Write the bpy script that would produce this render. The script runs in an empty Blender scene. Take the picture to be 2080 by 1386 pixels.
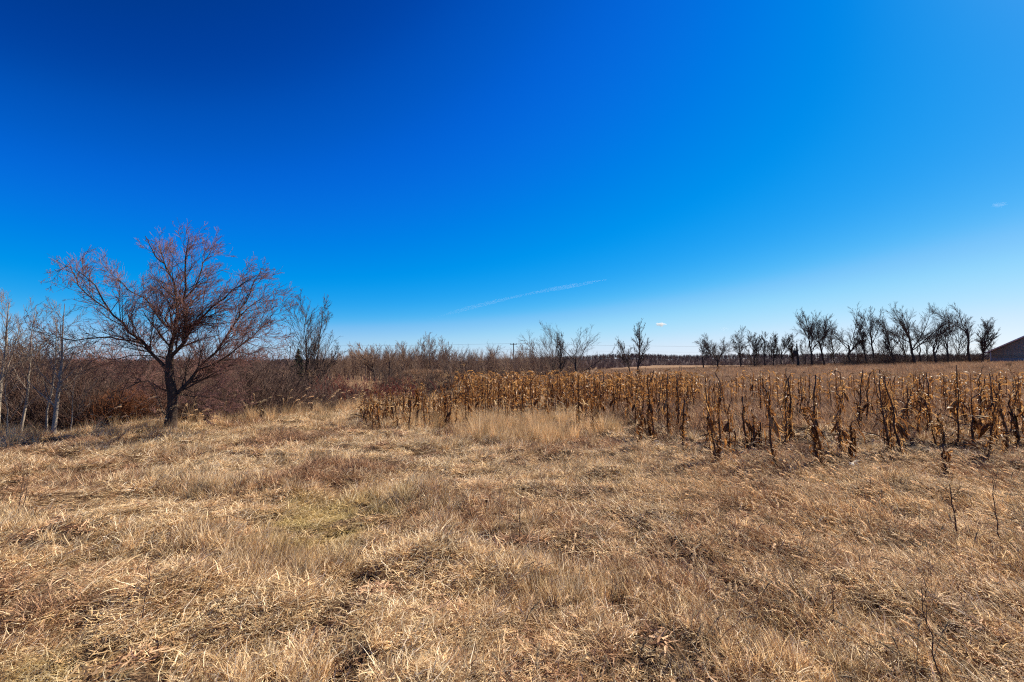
import bpy, math, random
import numpy as np
from mathutils import Vector, Euler, Matrix

S = bpy.context.scene
COL = S.collection
R = math.radians
DENOISE = False
# ------------------------------------------------------------------ camera
F = 982.2                       # focal length in photo pixels (2080 wide)
EYE = 1.65
PITCH = math.atan(42 / F)       # horizon sits a little under the middle of the picture
cam = bpy.data.cameras.new('camera')
cam_o = bpy.data.objects.new('camera', cam)
COL.objects.link(cam_o)
S.camera = cam_o
cam.lens, cam.sensor_width = 17, 36
cam.clip_start, cam.clip_end = 0.05, 30000
cam_o.location = (0, 0, EYE)
cam_o.rotation_euler = (R(90) + PITCH, 0, 0)

# ------------------------------------------------------------------ light
SUN_AZ, SUN_EL = R(57), R(42)
w = bpy.data.worlds.new('World')
S.world = w
w.use_nodes = True
nt = w.node_tree
bg = nt.nodes['Background']
sky = nt.nodes.new('ShaderNodeTexSky')
sky.sky_type = 'NISHITA'
sky.sun_disc = False
sky.sun_elevation, sky.sun_rotation = SUN_EL, SUN_AZ
sky.air_density, sky.dust_density, sky.ozone_density, sky.altitude = 0.7, 0.2, 5, 0
m1 = nt.nodes.new('ShaderNodeVectorMath'); m1.operation = 'SCALE'; m1.inputs[3].default_value = 0.1
cv = nt.nodes.new('ShaderNodeRGBCurve')      # the deep polarised blue of the photo's sky
cv.mapping.use_clip = False
for ci, pts in enumerate([
        [(0, 0), (.1, .001), (.19, .006), (.25, .055), (.315, .21), (.45, .46), (.6, .67), (1, .94)],
        [(0, 0), (.12, .045), (.15, .09), (.2, .16), (.3, .29), (.39, .39), (.51, .57), (.6, .70), (.85, .86), (1, .95)],
        [(0, 0), (.2, .17), (.27, .34), (.323, .54), (.406, .74), (.56, .84), (.72, .92), (1, 1)]]):
    c = cv.mapping.curves[ci]
    c.points[0].location, c.points[1].location = pts[0], pts[-1]
    for p in pts[1:-1]:
        c.points.new(*p)
cv.mapping.update()
m2 = nt.nodes.new('ShaderNodeVectorMath'); m2.operation = 'SCALE'; m2.inputs[3].default_value = 10 * 2 ** -1.05   # the picture is exposed about one stop up
nt.links.new(sky.outputs[0], m1.inputs[0])
nt.links.new(m1.outputs[0], cv.inputs['Color'])
nt.links.new(cv.outputs[0], m2.inputs[0])
nt.links.new(m2.outputs[0], bg.inputs[0])
bg.inputs[1].default_value = 0.1

SUND = Vector((math.sin(SUN_AZ) * math.cos(SUN_EL), math.cos(SUN_AZ) * math.cos(SUN_EL), math.sin(SUN_EL)))
sl = bpy.data.lights.new('sun', 'SUN')
sl.energy, sl.angle, sl.color = 5.0, R(0.5), (1.0, 0.87, 0.68)
so = bpy.data.objects.new('sun', sl)
COL.objects.link(so)
so.location = SUND * 50
so.rotation_euler = SUND.to_track_quat('Z', 'Y').to_euler()

S.view_settings.view_transform = 'Standard'
S.view_settings.look = 'None'
S.view_settings.gamma = 1
S.view_settings.exposure = 1.05
S.view_settings.use_curve_mapping = False
S.cycles.max_bounces = 6
S.cycles.transparent_max_bounces = 8
S.cycles.volume_bounces = 0
S.cycles.filter_width = 1.15
S.cycles.use_denoising = DENOISE

# ------------------------------------------------------------------ helpers
CP, SP = math.cos(PITCH), math.sin(PITCH)


def W(px, py, Y):
    """the point at distance Y ahead of the lens seen at photo pixel px, py"""
    u, v = (px - 1040) / F, (693 - py) / F
    dy, dz = CP - v * SP, SP + v * CP
    return Vector((u * Y / dy, Y, EYE + dz * Y / dy))


def sstep(a, b, t):
    t = np.clip((t - a) / (b - a), 0, 1)
    return t * t * (3 - 2 * t)


EX = [-400, -60, -14, -11, -8.6, -7.2, -5.9, -3.5, -0.5, 5, 12, 30, 60, 120]
EY = [-30, 4, 9.9, 10.9, 12.4, 14.5, 17.3, 22, 28, 48, 70, 160, 300, 400]
_r = np.random.default_rng(5)
_wv = [(_r.uniform(0.6, 4.0), _r.uniform(0, 6.28), _r.uniform(0, 6.28)) for _ in range(16)]


def edge(x):
    return np.interp(x, EX, EY)


def H(x, y):
    """height of the ground"""
    x = np.asarray(x, float); y = np.asarray(y, float)
    d = y - edge(x)
    z = -3.0 * sstep(0.3, 13, d)
    z = z + 1.5 * sstep(50, 120, d)
    z = z - 0.006 * np.clip(y, 0, 130) + 0.024 * np.clip(x - 15, 0, 95) * sstep(10, 60, y)
    z = z - 0.03 * np.clip(y - 97, 0, 90)
    z = z + 3.35 * np.exp(-(((x + 12.5) / 6.0) ** 4 + ((y - 72) / 7.0) ** 2))
    z = z + 1.0 * np.exp(-(((x + 5) / 4.0) ** 2 + ((y - 66) / 6.0) ** 2))
    n = 0
    for k, a, b in _wv:
        n = n + np.sin(k * (x * math.cos(a) + y * math.sin(a)) + b)
    n2 = 0
    for k, a, b in _wv[:9]:
        n2 = n2 + np.sin(2.6 * k * (x * math.cos(a + 1) + y * math.sin(a + 1)) + b)
    return z + (0.013 * n + .014 * n2) * sstep(80, 20, y)


def h(x, y):
    return float(H(x, y))


def tag(o, label=None, cat=None, group=None, kind=None):
    for k, v in (('label', label), ('category', cat), ('group', group), ('kind', kind)):
        if v:
            o[k] = v
    return o


def link(name, me, parent=None, mat=None):
    o = bpy.data.objects.new(name, me)
    COL.objects.link(o)
    if mat and not me.materials:
        me.materials.append(mat)
    if parent:
        o.parent = parent
    return o


def empty(name, loc=(0, 0, 0), rz=0):
    o = bpy.data.objects.new(name, None)
    COL.objects.link(o)
    o.empty_display_size = 0.2
    o.location = loc
    o.rotation_euler = (0, 0, rz)
    return o


def np_mesh(name, V, Fq, attrs=None, smooth=False):
    """mesh from a vertex array and an (M,k) face array (or a list of such arrays)"""
    me = bpy.data.meshes.new(name)
    V = np.ascontiguousarray(V, dtype=np.float32).reshape(-1, 3)
    Fl = Fq if isinstance(Fq, list) else [Fq]
    Fl = [np.asarray(f, dtype=np.int32) for f in Fl if len(f)]
    me.vertices.add(len(V))
    me.vertices.foreach_set('co', V.ravel())
    idx = np.concatenate([f.ravel() for f in Fl])
    cnt = np.concatenate([np.full(len(f), f.shape[1], np.int32) for f in Fl])
    me.loops.add(len(idx))
    me.loops.foreach_set('vertex_index', idx)
    me.polygons.add(len(cnt))
    me.polygons.foreach_set('loop_start', np.concatenate([[0], np.cumsum(cnt)[:-1]]).astype(np.int32))
    me.polygons.foreach_set('loop_total', cnt)
    if smooth:
        me.polygons.foreach_set('use_smooth', np.ones(len(cnt), bool))
    for k, v in (attrs or {}).items():
        a = me.attributes.new(k, 'FLOAT', 'POINT')
        a.data.foreach_set('value', np.ascontiguousarray(v, dtype=np.float32).ravel())
    me.update(calc_edges=True)
    me.validate()
    return me


class Acc:
    """collects pieces that become one mesh"""
    def __init__(s):
        s.V, s.F, s.A, s.n = [], {}, [], 0

    def add(s, V, F, a=None):
        V = np.asarray(V, float).reshape(-1, 3)
        F = np.asarray(F, int)
        s.V.append(V)
        s.F.setdefault(F.shape[1], []).append(F + s.n)
        s.A.append(np.full(len(V), 0.5) if a is None else np.broadcast_to(np.asarray(a, float), (len(V),)) if np.ndim(a) == 0 else np.asarray(a, float).ravel())
        s.n += len(V)

    def mesh(s, name, smooth=False):
        return np_mesh(name, np.concatenate(s.V), [np.concatenate(f) for f in s.F.values()],
                       {'rnd': np.concatenate(s.A)}, smooth)


def box(acc, lo, hi, a=None):
    x0, y0, z0 = lo; x1, y1, z1 = hi
    V = [(x, y, z) for z in (z0, z1) for x, y in ((x0, y0), (x1, y0), (x1, y1), (x0, y1))]
    Fc = [(3, 2, 1, 0), (4, 5, 6, 7), (0, 1, 5, 4), (1, 2, 6, 5), (2, 3, 7, 6), (3, 0, 4, 7)]
    acc.add(V, Fc, a)


def norm(v):
    return v / np.maximum(np.linalg.norm(v, axis=-1, keepdims=True), 1e-9)


def tubes(P, Rr, sides, a=None, acc=None):
    """P (N,K,3) centre lines, Rr (N,K) radii"""
    N, K, _ = P.shape
    T = np.empty_like(P)
    T[:, 1:-1] = P[:, 2:] - P[:, :-2]
    T[:, 0] = P[:, 1] - P[:, 0]
    T[:, -1] = P[:, -1] - P[:, -2]
    T = norm(T)
    ref = np.zeros((N, 1, 3)); ref[..., 0] = 0.31; ref[..., 1] = 0.87; ref[..., 2] = 0.11
    B1 = norm(np.cross(T, np.broadcast_to(ref, T.shape)))
    B2 = np.cross(T, B1)
    th = np.arange(sides) * 2 * math.pi / sides
    V = P[:, :, None, :] + Rr[:, :, None, None] * (np.cos(th)[:, None] * B1[:, :, None, :] + np.sin(th)[:, None] * B2[:, :, None, :])
    base = np.arange(N)[:, None, None] * (K * sides) + np.arange(K - 1)[None, :, None] * sides
    j = np.arange(sides); j2 = (j + 1) % sides
    Fq = np.stack([base + j, base + j2, base + sides + j2, base + sides + j], -1).reshape(-1, 4)
    av = np.repeat(np.random.default_rng(N).random(N) if a is None else np.broadcast_to(a, (N,)), K * sides)
    if acc is None:
        acc = Acc()
    acc.add(V, Fq, av)
    return acc


def ribbons(P, Wd, side, a=None, acc=None):
    """flat blades: P (N,K,3) centre lines, Wd (N,K) half widths, side (N,3)"""
    N, K, _ = P.shape
    L = P - Wd[..., None] * side[:, None, :]
    Rt = P + Wd[..., None] * side[:, None, :]
    V = np.stack([L, Rt], 2)
    base = np.arange(N)[:, None] * (K * 2) + np.arange(K - 1)[None, :] * 2
    Fq = np.stack([base, base + 1, base + 3, base + 2], -1).reshape(-1, 4)
    av = np.repeat(np.full(N, .5) if a is None else a, K * 2)
    if acc is None:
        acc = Acc()
    acc.add(V, Fq, av)
    return acc


# ------------------------------------------------------------------ materials
def new_mat(name):
    m = bpy.data.materials.new(name)
    m.use_nodes = True
    t = m.node_tree
    t.nodes.clear()
    out = t.nodes.new('ShaderNodeOutputMaterial')
    return m, t, out


def noise(t, scale, detail=3, coord=None, rough=0.5):
    n = t.nodes.new('ShaderNodeTexNoise')
    n.inputs['Scale'].default_value = scale
    n.inputs['Detail'].default_value = detail
    n.inputs['Roughness'].default_value = rough
    if coord is None:
        coord = t.nodes.new('ShaderNodeNewGeometry').outputs['Position']
    t.links.new(coord, n.inputs['Vector'])
    return n.outputs['Fac']


def ramp(t, fac, stops):
    r = t.nodes.new('ShaderNodeValToRGB')
    e = r.color_ramp.elements
    while len(e) > 1:
        e.remove(e[-1])
    e[0].position, e[0].color = stops[0][0], (*stops[0][1], 1)
    for p, c in stops[1:]:
        q = e.new(p)
        q.color = (*c, 1)
    t.links.new(fac, r.inputs[0])
    return r.outputs[0]


def mix(t, fac, a, b, mode='MIX'):
    n = t.nodes.new('ShaderNodeMix')
    n.data_type = 'RGBA'
    n.blend_type = mode
    for sock, v in ((n.inputs[0], fac), (n.inputs[6], a), (n.inputs[7], b)):
        if isinstance(v, (int, float)):
            sock.default_value = v
        elif isinstance(v, tuple):
            sock.default_value = (*v, 1)
        else:
            t.links.new(v, sock)
    return n.outputs[2]


def math_n(t, op, a, b):
    n = t.nodes.new('ShaderNodeMath')
    n.operation = op
    for i, v in ((0, a), (1, b)):
        if isinstance(v, (int, float)):
            n.inputs[i].default_value = v
        else:
            t.links.new(v, n.inputs[i])
    return n.outputs[0]


def maprange(t, v, a, b, c=0., d=1.):
    n = t.nodes.new('ShaderNodeMapRange')
    t.links.new(v, n.inputs[0])
    for i, q in enumerate((a, b, c, d)):
        n.inputs[i + 1].default_value = q
    return n.outputs[0]


def attr(t, name='rnd'):
    n = t.nodes.new('ShaderNodeAttribute')
    n.attribute_name = name
    return n.outputs['Fac']


def finish(t, out, colr, trans=0.0, rough=0.75, spec=0.2, bump=None, bstr=0.3, bdist=0.02):
    p = t.nodes.new('ShaderNodeBsdfPrincipled')
    if isinstance(colr, tuple):
        p.inputs['Base Color'].default_value = (*colr, 1)
    else:
        t.links.new(colr, p.inputs['Base Color'])
    p.inputs['Roughness'].default_value = rough
    p.inputs['Specular IOR Level'].default_value = spec
    if bump is not None:
        b = t.nodes.new('ShaderNodeBump')
        b.inputs['Strength'].default_value = bstr
        b.inputs['Distance'].default_value = bdist
        t.links.new(bump, b.inputs['Height'])
        t.links.new(b.outputs[0], p.inputs['Normal'])
    sh = p.outputs[0]
    if trans:
        tr = t.nodes.new('ShaderNodeBsdfTranslucent')
        if isinstance(colr, tuple):
            tr.inputs[0].default_value = (*colr, 1)
        else:
            t.links.new(colr, tr.inputs[0])
        mx = t.nodes.new('ShaderNodeMixShader')
        mx.inputs[0].default_value = trans
        t.links.new(sh, mx.inputs[1])
        t.links.new(tr.outputs[0], mx.inputs[2])
        sh = mx.outputs[0]
    t.links.new(sh, out.inputs[0])


def straw_mat(name, stops, patch, trans=0.35, brown=0.55, zone=True):
    """dry grass: tone per blade, patches of other tone over the field"""
    m, t, out = new_mat(name)
    pos = t.nodes.new('ShaderNodeNewGeometry').outputs['Position']
    c = ramp(t, attr(t), stops)
    ri = maprange(t, t.nodes.new('ShaderNodeObjectInfo').outputs['Random'], 0, 1, .45, 1.42)
    cc = t.nodes.new('ShaderNodeCombineColor')
    for q in range(3):
        t.links.new(ri, cc.inputs[q])
    c = mix(t, 1.0, c, cc.outputs[0], 'MULTIPLY')
    big = maprange(t, noise(t, 0.55, 4, pos, 0.65), 0.46, 0.66)
    c = mix(t, math_n(t, 'MULTIPLY', big, brown), c, mix(t, 1.0, c, patch, 'MULTIPLY'))
    if zone:
        sep = t.nodes.new('ShaderNodeSeparateXYZ')
        t.links.new(pos, sep.inputs[0])
        # more weathered, greyer-brown growth on the right of the lot
        rt = maprange(t, math_n(t, 'ADD', sep.outputs[0], math_n(t, 'MULTIPLY', noise(t, 0.35, 2, pos), 3.0)), 0.2, 5.5, 0, 0.55)
        c = mix(t, rt, c, mix(t, 1.0, c, (0.90, 0.835, 0.80), 'MULTIPLY'))
        # a few greener spots where living grass shows
        for gx, gy, gr in ((-2.0, 5.5, 0.5), (-2.5, 2.35, 0.3), (-1.95, 4.7, 0.3)):
            vd = t.nodes.new('ShaderNodeVectorMath'); vd.operation = 'DISTANCE'
            t.links.new(pos, vd.inputs[0]); vd.inputs[1].default_value = (gx, gy, 0.05)
            g = maprange(t, math_n(t, 'ADD', vd.outputs['Value'], noise(t, 3.0, 2, pos)), gr + 0.2, gr + 0.9, 0.45, 0)
            c = mix(t, g, c, (0.46, 0.39, 0.13))
    finish(t, out, c, trans, 0.6, 0.22)
    return m


STRAW = straw_mat('straw', [(0, (.15, .07, .03)), (.2, (.40, .25, .13)), (.5, (.72, .535, .295)), (.8, (.89, .735, .48)), (1, (.94, .88, .73))], (0.76, 0.63, 0.53), .40, .65)
DARKSTRAW = straw_mat('weathered_straw', [(0, (.11, .052, .028)), (.5, (.34, .195, .108)), (1, (.66, .46, .29))], (0.7, 0.55, 0.5), .25)
TALLSTRAW = straw_mat('tall_straw', [(0, (.40, .24, .115)), (.5, (.68, .47, .25)), (1, (.88, .72, .48))], (0.7, 0.6, 0.5), .4, .4, False)
MEADOW = straw_mat('meadow_straw', [(0, (.17, .092, .055)), (.5, (.33, .20, .12)), (1, (.52, .36, .23))], (0.72, 0.6, 0.55), .35, .7, False)
FOXTAIL = straw_mat('foxtail', [(0, (.54, .385, .22)), (1, (.82, .67, .46))], (0.85, 0.78, 0.72), .5, .4, False)


def bark_mat(name, c0, c1, scale=14, sp=0.15, tw=0):
    m, t, out = new_mat(name)
    tc = t.nodes.new('ShaderNodeTexCoord')
    mp = t.nodes.new('ShaderNodeMapping')
    mp.inputs['Scale'].default_value = (1, 1, .25)
    t.links.new(tc.outputs['Object'], mp.inputs[0])
    n = noise(t, scale, 5, mp.outputs[0], .65)
    c = ramp(t, n, [(.3, c0), (.7, c1)])
    c = mix(t, maprange(t, attr(t), 0, 1, 0, .35), c, c1)
    finish(t, out, c, tw, .85, sp, n, .6, .03)
    return m


ELMBARK = bark_mat('elm_bark', (.028, .018, .014), (.085, .06, .047))
ELMTWIG = bark_mat('elm_twig', (.13, .066, .060), (.275, .148, .13), 3)
DARKBARK = bark_mat('dark_bark', (.028, .02, .017), (.078, .057, .047))
DARKTWIG = bark_mat('dark_twig', (.05, .034, .029), (.115, .08, .065), 3)
GREYTWIG = bark_mat('grey_brown_twig', (.066, .041, .033), (.155, .10, .08), 2)
BROWNTWIG = bark_mat('brown_twig', (.05, .028, .023), (.115, .064, .05), 2)
WOODTWIG = bark_mat('wood_twig', (.125, .08, .06), (.27, .185, .135), 2)
REDTWIG = bark_mat('red_twig', (.10, .026, .02), (.19, .052, .038), 2)
RUSTTWIG = bark_mat('rust_twig', (.13, .05, .022), (.24, .095, .042), 2)
PALEBARK = bark_mat('pale_bark', (.13, .105, .085), (.40, .345, .28), 9)
PALETWIG = bark_mat('pale_twig', (.13, .09, .07), (.28, .21, .165), 3)
FARWOOD = bark_mat('far_wood', (.075, .05, .054), (.17, .115, .11), .6)
HILLM = bark_mat('wooded_slope', (.045, .03, .032), (.085, .056, .054), .05)
WEEDM = bark_mat('weed_stem_bark', (.05, .03, .025), (.12, .075, .06), 20)


def ground_mat():
    m, t, out = new_mat('field_earth')
    pos = t.nodes.new('ShaderNodeNewGeometry').outputs['Position']
    n = noise(t, 42, 6, pos, .75)
    c = ramp(t, n, [(.36, (.022, .014, .009)), (.5, (.075, .046, .028)), (.62, (.26, .165, .095)), (.72, (.42, .29, .17))])
    soil = ramp(t, noise(t, 6, 5, pos, .7), [(.3, (.026, .019, .015)), (.7, (.085, .06, .046))])
    sep = t.nodes.new('ShaderNodeSeparateXYZ')
    t.links.new(pos, sep.inputs[0])
    wob = math_n(t, 'MULTIPLY', noise(t, .8, 3, pos), 2.5)
    inx = maprange(t, math_n(t, 'ADD', sep.outputs[0], wob), 2.0, 3.4)
    iny = maprange(t, math_n(t, 'ADD', sep.outputs[1], wob), 8.0, 9.2)
    iny2 = maprange(t, sep.outputs[1], 24, 34, 1, 0)
    k = math_n(t, 'MULTIPLY', math_n(t, 'MULTIPLY', inx, iny), iny2)
    c = mix(t, k, c, soil)
    far = ramp(t, noise(t, .05, 4, pos, .6), [(.35, (.19, .115, .066)), (.65, (.30, .19, .105))])
    c = mix(t, maprange(t, sep.outputs[1], 25, 70, 0, .85), c, far)
    finish(t, out, c, 0, .95, .1, n, .8, .06)
    return m


# ------------------------------------------------------------------ ground and hills
def axis(lo, hi, n, fine):
    s = np.linspace(-1, 1, n)
    c = np.sign(s) * np.abs(s) ** 3
    return np.where(c < 0, -c * lo, c * hi) + fine * s


gx = np.sort(np.concatenate([np.linspace(-40, 60, 150), np.linspace(-7.03, 9.07, 120), -40 - np.geomspace(1, 5000, 50), 60 + np.geomspace(1, 5000, 60)]))
gy = np.sort(np.concatenate([np.linspace(-6, 34, 80), np.linspace(1.03, 12.07, 85), 34 + np.geomspace(.5, 9000, 130), -6 - np.geomspace(1, 600, 18)]))
GX, GY = np.meshgrid(gx, gy)
GZ = H(GX, GY)
nx, ny = len(gx), len(gy)
ii = (np.arange(ny - 1)[:, None] * nx + np.arange(nx - 1)[None, :]).ravel()
tag(link('ground', np_mesh('ground', np.stack([GX, GY, GZ], -1), np.stack([ii, ii + 1, ii + nx + 1, ii + nx], -1), None, True), None, ground_mat()), kind='structure')

# far wooded ridge: swelling ground under a wood that reads as one mass
hx = np.linspace(-1500, 1500, 160)
hy = np.linspace(330, 900, 40)
HX, HY = np.meshgrid(hx, hy)


def ridge(x, y):
    x = np.asarray(x, float); y = np.asarray(y, float)
    top = np.interp(x, [-1500, -700, -520, -380, -200, -60, 60, 130, 500, 700, 1500], [-1, -1, -2, -1, -2, -2, 1.5, 5.0, 5.4, 6.6, 7])
    top = top + 0.8 * np.sin(x * .021) + .6 * np.sin(x * .047 + 1)
    return -6.5 + (top + 6.5) * sstep(360, 600, y) * sstep(2200, 900, y) - 4 * sstep(340, 331, y)


nx2 = len(hx)
ii = (np.arange(len(hy) - 1)[:, None] * nx2 + np.arange(nx2 - 1)[None, :]).ravel()
tag(link('hills', np_mesh('hills', np.stack([HX, HY, ridge(HX, HY)], -1), np.stack([ii, ii + 1, ii + nx2 + 1, ii + nx2], -1), None, True), None, HILLM), kind='structure')

# ------------------------------------------------------------------ scatter (geometry nodes), only for what nobody could count
_ng = {}


def scatter_group(protos, key):
    col = bpy.data.collections.new(key)
    for o in protos:
        col.objects.link(o)
    g = bpy.data.node_groups.new(key, 'GeometryNodeTree')
    g.interface.new_socket('Geometry', in_out='INPUT', socket_type='NodeSocketGeometry')
    g.interface.new_socket('Geometry', in_out='OUTPUT', socket_type='NodeSocketGeometry')
    N = g.nodes
    gi, go = N.new('NodeGroupInput'), N.new('NodeGroupOutput')
    ci = N.new('GeometryNodeCollectionInfo')
    ci.inputs['Collection'].default_value = col
    ci.inputs['Separate Children'].default_value = True
    ci.inputs['Reset Children'].default_value = True
    ip = N.new('GeometryNodeInstanceOnPoints')
    ip.inputs['Pick Instance'].default_value = True

    def na(nm, ty):
        n = N.new('GeometryNodeInputNamedAttribute')
        n.data_type = ty
        n.inputs[0].default_value = nm
        return n.outputs['Attribute']
    e2r = N.new('FunctionNodeEulerToRotation')
    L = g.links
    L.new(gi.outputs[0], ip.inputs['Points'])
    L.new(ci.outputs[0], ip.inputs['Instance'])
    L.new(na('pick', 'INT'), ip.inputs['Instance Index'])
    L.new(na('rot', 'FLOAT_VECTOR'), e2r.inputs[0])
    L.new(e2r.outputs[0], ip.inputs['Rotation'])
    L.new(na('scl', 'FLOAT_VECTOR'), ip.inputs['Scale'])
    L.new(ip.outputs[0], go.inputs[0])
    return g


def scatter(name, pts, rot, scl, protos, pick, label=None, cat=None, parent=None):
    me = bpy.data.meshes.new(name)
    pts = np.asarray(pts, np.float32)
    me.vertices.add(len(pts))
    me.vertices.foreach_set('co', pts.ravel())
    for nm, ty, key, v in (('pick', 'INT', 'value', np.asarray(pick, np.int32)),
                           ('rot', 'FLOAT_VECTOR', 'vector', np.asarray(rot, np.float32)),
                           ('scl', 'FLOAT_VECTOR', 'vector', np.asarray(scl, np.float32))):
        a = me.attributes.new(nm, ty, 'POINT')
        a.data.foreach_set(key, v.ravel())
    o = link(name, me, parent)
    md = o.modifiers.new('scatter', 'NODES')
    md.node_group = scatter_group(protos, name + '_kinds')
    tag(o, label, cat, kind='stuff')
    return o


def proto(name, me, mat):
    me.materials.append(mat)
    return bpy.data.objects.new(name, me)


# ---- grass clump prototypes (local +X is the way the clump leans)
def clump(rng, n, rad, L0, L1, e0, e1, wd, spread, curl, K=4, lo=0., hi=1., jz=.22):
    r = rad * np.sqrt(rng.random(n)); a = rng.random(n) * 6.283
    P0 = np.stack([r * np.cos(a), r * np.sin(a), np.full(n, -.01)], -1)
    az = rng.normal(0, spread, n)
    el = R(1) * rng.uniform(e0, e1, n)
    L = rng.uniform(L0, L1, n)
    P = np.empty((n, K, 3)); P[:, 0] = P0
    for k in range(1, K):
        d = np.stack([np.cos(az) * np.cos(el), np.sin(az) * np.cos(el), np.sin(el)], -1)
        P[:, k] = P[:, k - 1] + d * (L / (K - 1))[:, None]
        el = el - curl * rng.uniform(.3, 1.2, n)
        az = az + rng.normal(0, jz, n)
    P[..., 2] = np.maximum(P[..., 2], -.01 + .02 * rng.random((n, 1)))
    side = norm(np.cross(P[:, -1] - P[:, 0], rng.normal(0, .45, (n, 3)) + np.array([0, 0, 1.])))
    prof = np.array([1, .9, .6, .12]) if K == 4 else np.linspace(1, .1, K)
    Wd = wd * rng.uniform(.6, 1.3, n)[:, None] * prof
    return ribbons(P, Wd, side, lo + (hi - lo) * rng.random(n))


def clumps(name, cnt, mat, seed, **kw):
    rng = np.random.default_rng(seed)
    return [proto(name, clump(rng, **kw).mesh(name), mat) for _ in range(cnt)]


MAT_P = clumps('grass_clump', 7, STRAW, 1, n=64, rad=.11, L0=.03, L1=.145, e0=-6, e1=58, wd=.0026, spread=1.8, curl=.3, jz=.55)
TUFT_P = clumps('grass_tuft', 5, STRAW, 2, n=70, rad=.06, L0=.07, L1=.20, e0=25, e1=82, wd=.0024, spread=1.3, curl=.28)
WEED_P = clumps('weathered_clump', 5, DARKSTRAW, 3, n=60, rad=.09, L0=.04, L1=.17, e0=0, e1=75, wd=.0026, spread=2.2, curl=.25)
LONG_P = clumps('long_straw', 4, STRAW, 4, n=4, rad=.10, L0=.15, L1=.42, e0=3, e1=45, wd=.0019, spread=.6, curl=.22, lo=.75)
TALL_P = clumps('tall_grass', 5, TALLSTRAW, 6, n=60, rad=.16, L0=.45, L1=1.0, e0=62, e1=88, wd=.0036, spread=1.6, curl=.13)
MEAD_P = clumps('meadow_clump', 5, MEADOW, 7, n=70, rad=.5, L0=.25, L1=.62, e0=45, e1=86, wd=.008, spread=1.2, curl=.2)


def litter(rng, n, rad):
    a = rng.random(n) * 6.283; r = rad * np.sqrt(rng.random(n))
    P0 = np.stack([r * np.cos(a), r * np.sin(a), .01 + .03 * rng.random(n)], -1)
    az = rng.random(n) * 6.283; el = rng.normal(0, .22, n)
    L = rng.uniform(.05, .22, n)
    P = np.empty((n, 4, 3)); P[:, 0] = P0
    for k in range(1, 4):
        d = np.stack([np.cos(az) * np.cos(el), np.sin(az) * np.cos(el), np.sin(el)], -1)
        P[:, k] = P[:, k - 1] + d * (L / 3)[:, None]
        az = az + rng.normal(0, .3, n); el = el + rng.normal(0, .3, n)
    side = norm(np.cross(P[:, -1] - P[:, 0], rng.normal(0, .5, (n, 3)) + np.array([0, 0, 1.])))
    Wd = rng.uniform(.003, .012, n)[:, None] * np.array([.6, 1, .8, .2])
    return ribbons(P, Wd, side, rng.random(n))


def corn_leaf_mat(name, c0, c1, c2, trans, spec=.3):
    m, t, out = new_mat(name)
    tc = t.nodes.new('ShaderNodeTexCoord').outputs['Object']
    oi = t.nodes.new('ShaderNodeObjectInfo').outputs['Random']
    n = noise(t, 9, 4, tc, .7)
    c = ramp(t, n, [(.41, c0), (.55, c1), (.72, c2)])
    c = mix(t, maprange(t, oi, .7, 1, 0, .75), c, c2)
    c = mix(t, maprange(t, oi, .3, 0, 0, .6), c, c0)
    finish(t, out, c, trans, .5 if spec > .2 else .9, spec, n, .3, .01)
    return m


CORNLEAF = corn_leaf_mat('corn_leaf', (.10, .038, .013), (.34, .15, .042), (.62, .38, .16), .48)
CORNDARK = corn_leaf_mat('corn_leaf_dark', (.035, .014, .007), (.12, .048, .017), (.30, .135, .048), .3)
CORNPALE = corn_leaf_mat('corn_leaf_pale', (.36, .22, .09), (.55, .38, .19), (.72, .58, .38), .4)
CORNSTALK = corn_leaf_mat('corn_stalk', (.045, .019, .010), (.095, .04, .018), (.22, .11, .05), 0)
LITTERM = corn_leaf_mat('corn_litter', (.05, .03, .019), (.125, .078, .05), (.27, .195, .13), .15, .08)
rng = np.random.default_rng(8)
LIT_P = [proto('corn_litter', litter(rng, 26, .22).mesh('corn_litter'), LITTERM) for _ in range(5)]

STRAWLIT_P = [proto('straw_litter', litter(rng, 46, .2).mesh('straw_litter'), DARKSTRAW) for _ in range(5)]


def foxtail(rng):
    acc = Acc()
    n = 5
    r = .06 * np.sqrt(rng.random(n)); a = rng.random(n) * 6.283
    P = np.empty((n, 5, 3))
    P[:, 0] = np.stack([r * np.cos(a), r * np.sin(a), np.zeros(n)], -1)
    az = rng.normal(0, .5, n); el = rng.uniform(.7, 1.35, n); L = rng.uniform(.24, .42, n)
    for k in range(1, 5):
        d = np.stack([np.cos(az) * np.cos(el), np.sin(az) * np.cos(el), np.sin(el)], -1)
        P[:, k] = P[:, k - 1] + d * (L / 4)[:, None]
        el = el - rng.uniform(.02, .25, n)
    tubes(P, np.full((n, 5), .0014), 3, .3, acc)
    # bristly head
    hd = np.empty((n, 6, 3)); hd[:, 0] = P[:, -1]
    for k in range(1, 6):
        el = el - rng.uniform(.02, .14, n)
        d = np.stack([np.cos(az) * np.cos(el), np.sin(az) * np.cos(el), np.sin(el)], -1)
        hd[:, k] = hd[:, k - 1] + d * .015
    tubes(hd, np.tile(np.array([.001, .0022, .003, .003, .002, .0005]), (n, 1)), 5, rng.random(n), acc)
    m = 60
    ti = rng.integers(0, n, n * m); tk = rng.integers(1, 5, n * m)
    p = hd[ti, tk]; dr = norm(rng.normal(0, 1, (n * m, 3)) + 1.2 * norm(hd[ti, 5] - hd[ti, 1]))
    Q = np.stack([p, p + dr * .007, p + dr * .014], 1)
    ribbons(Q, np.tile([.0014, .0010, .0003], (n * m, 1)), norm(np.cross(dr, rng.normal(0, 1, dr.shape))), rng.random(n * m), acc)
    return acc


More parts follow.
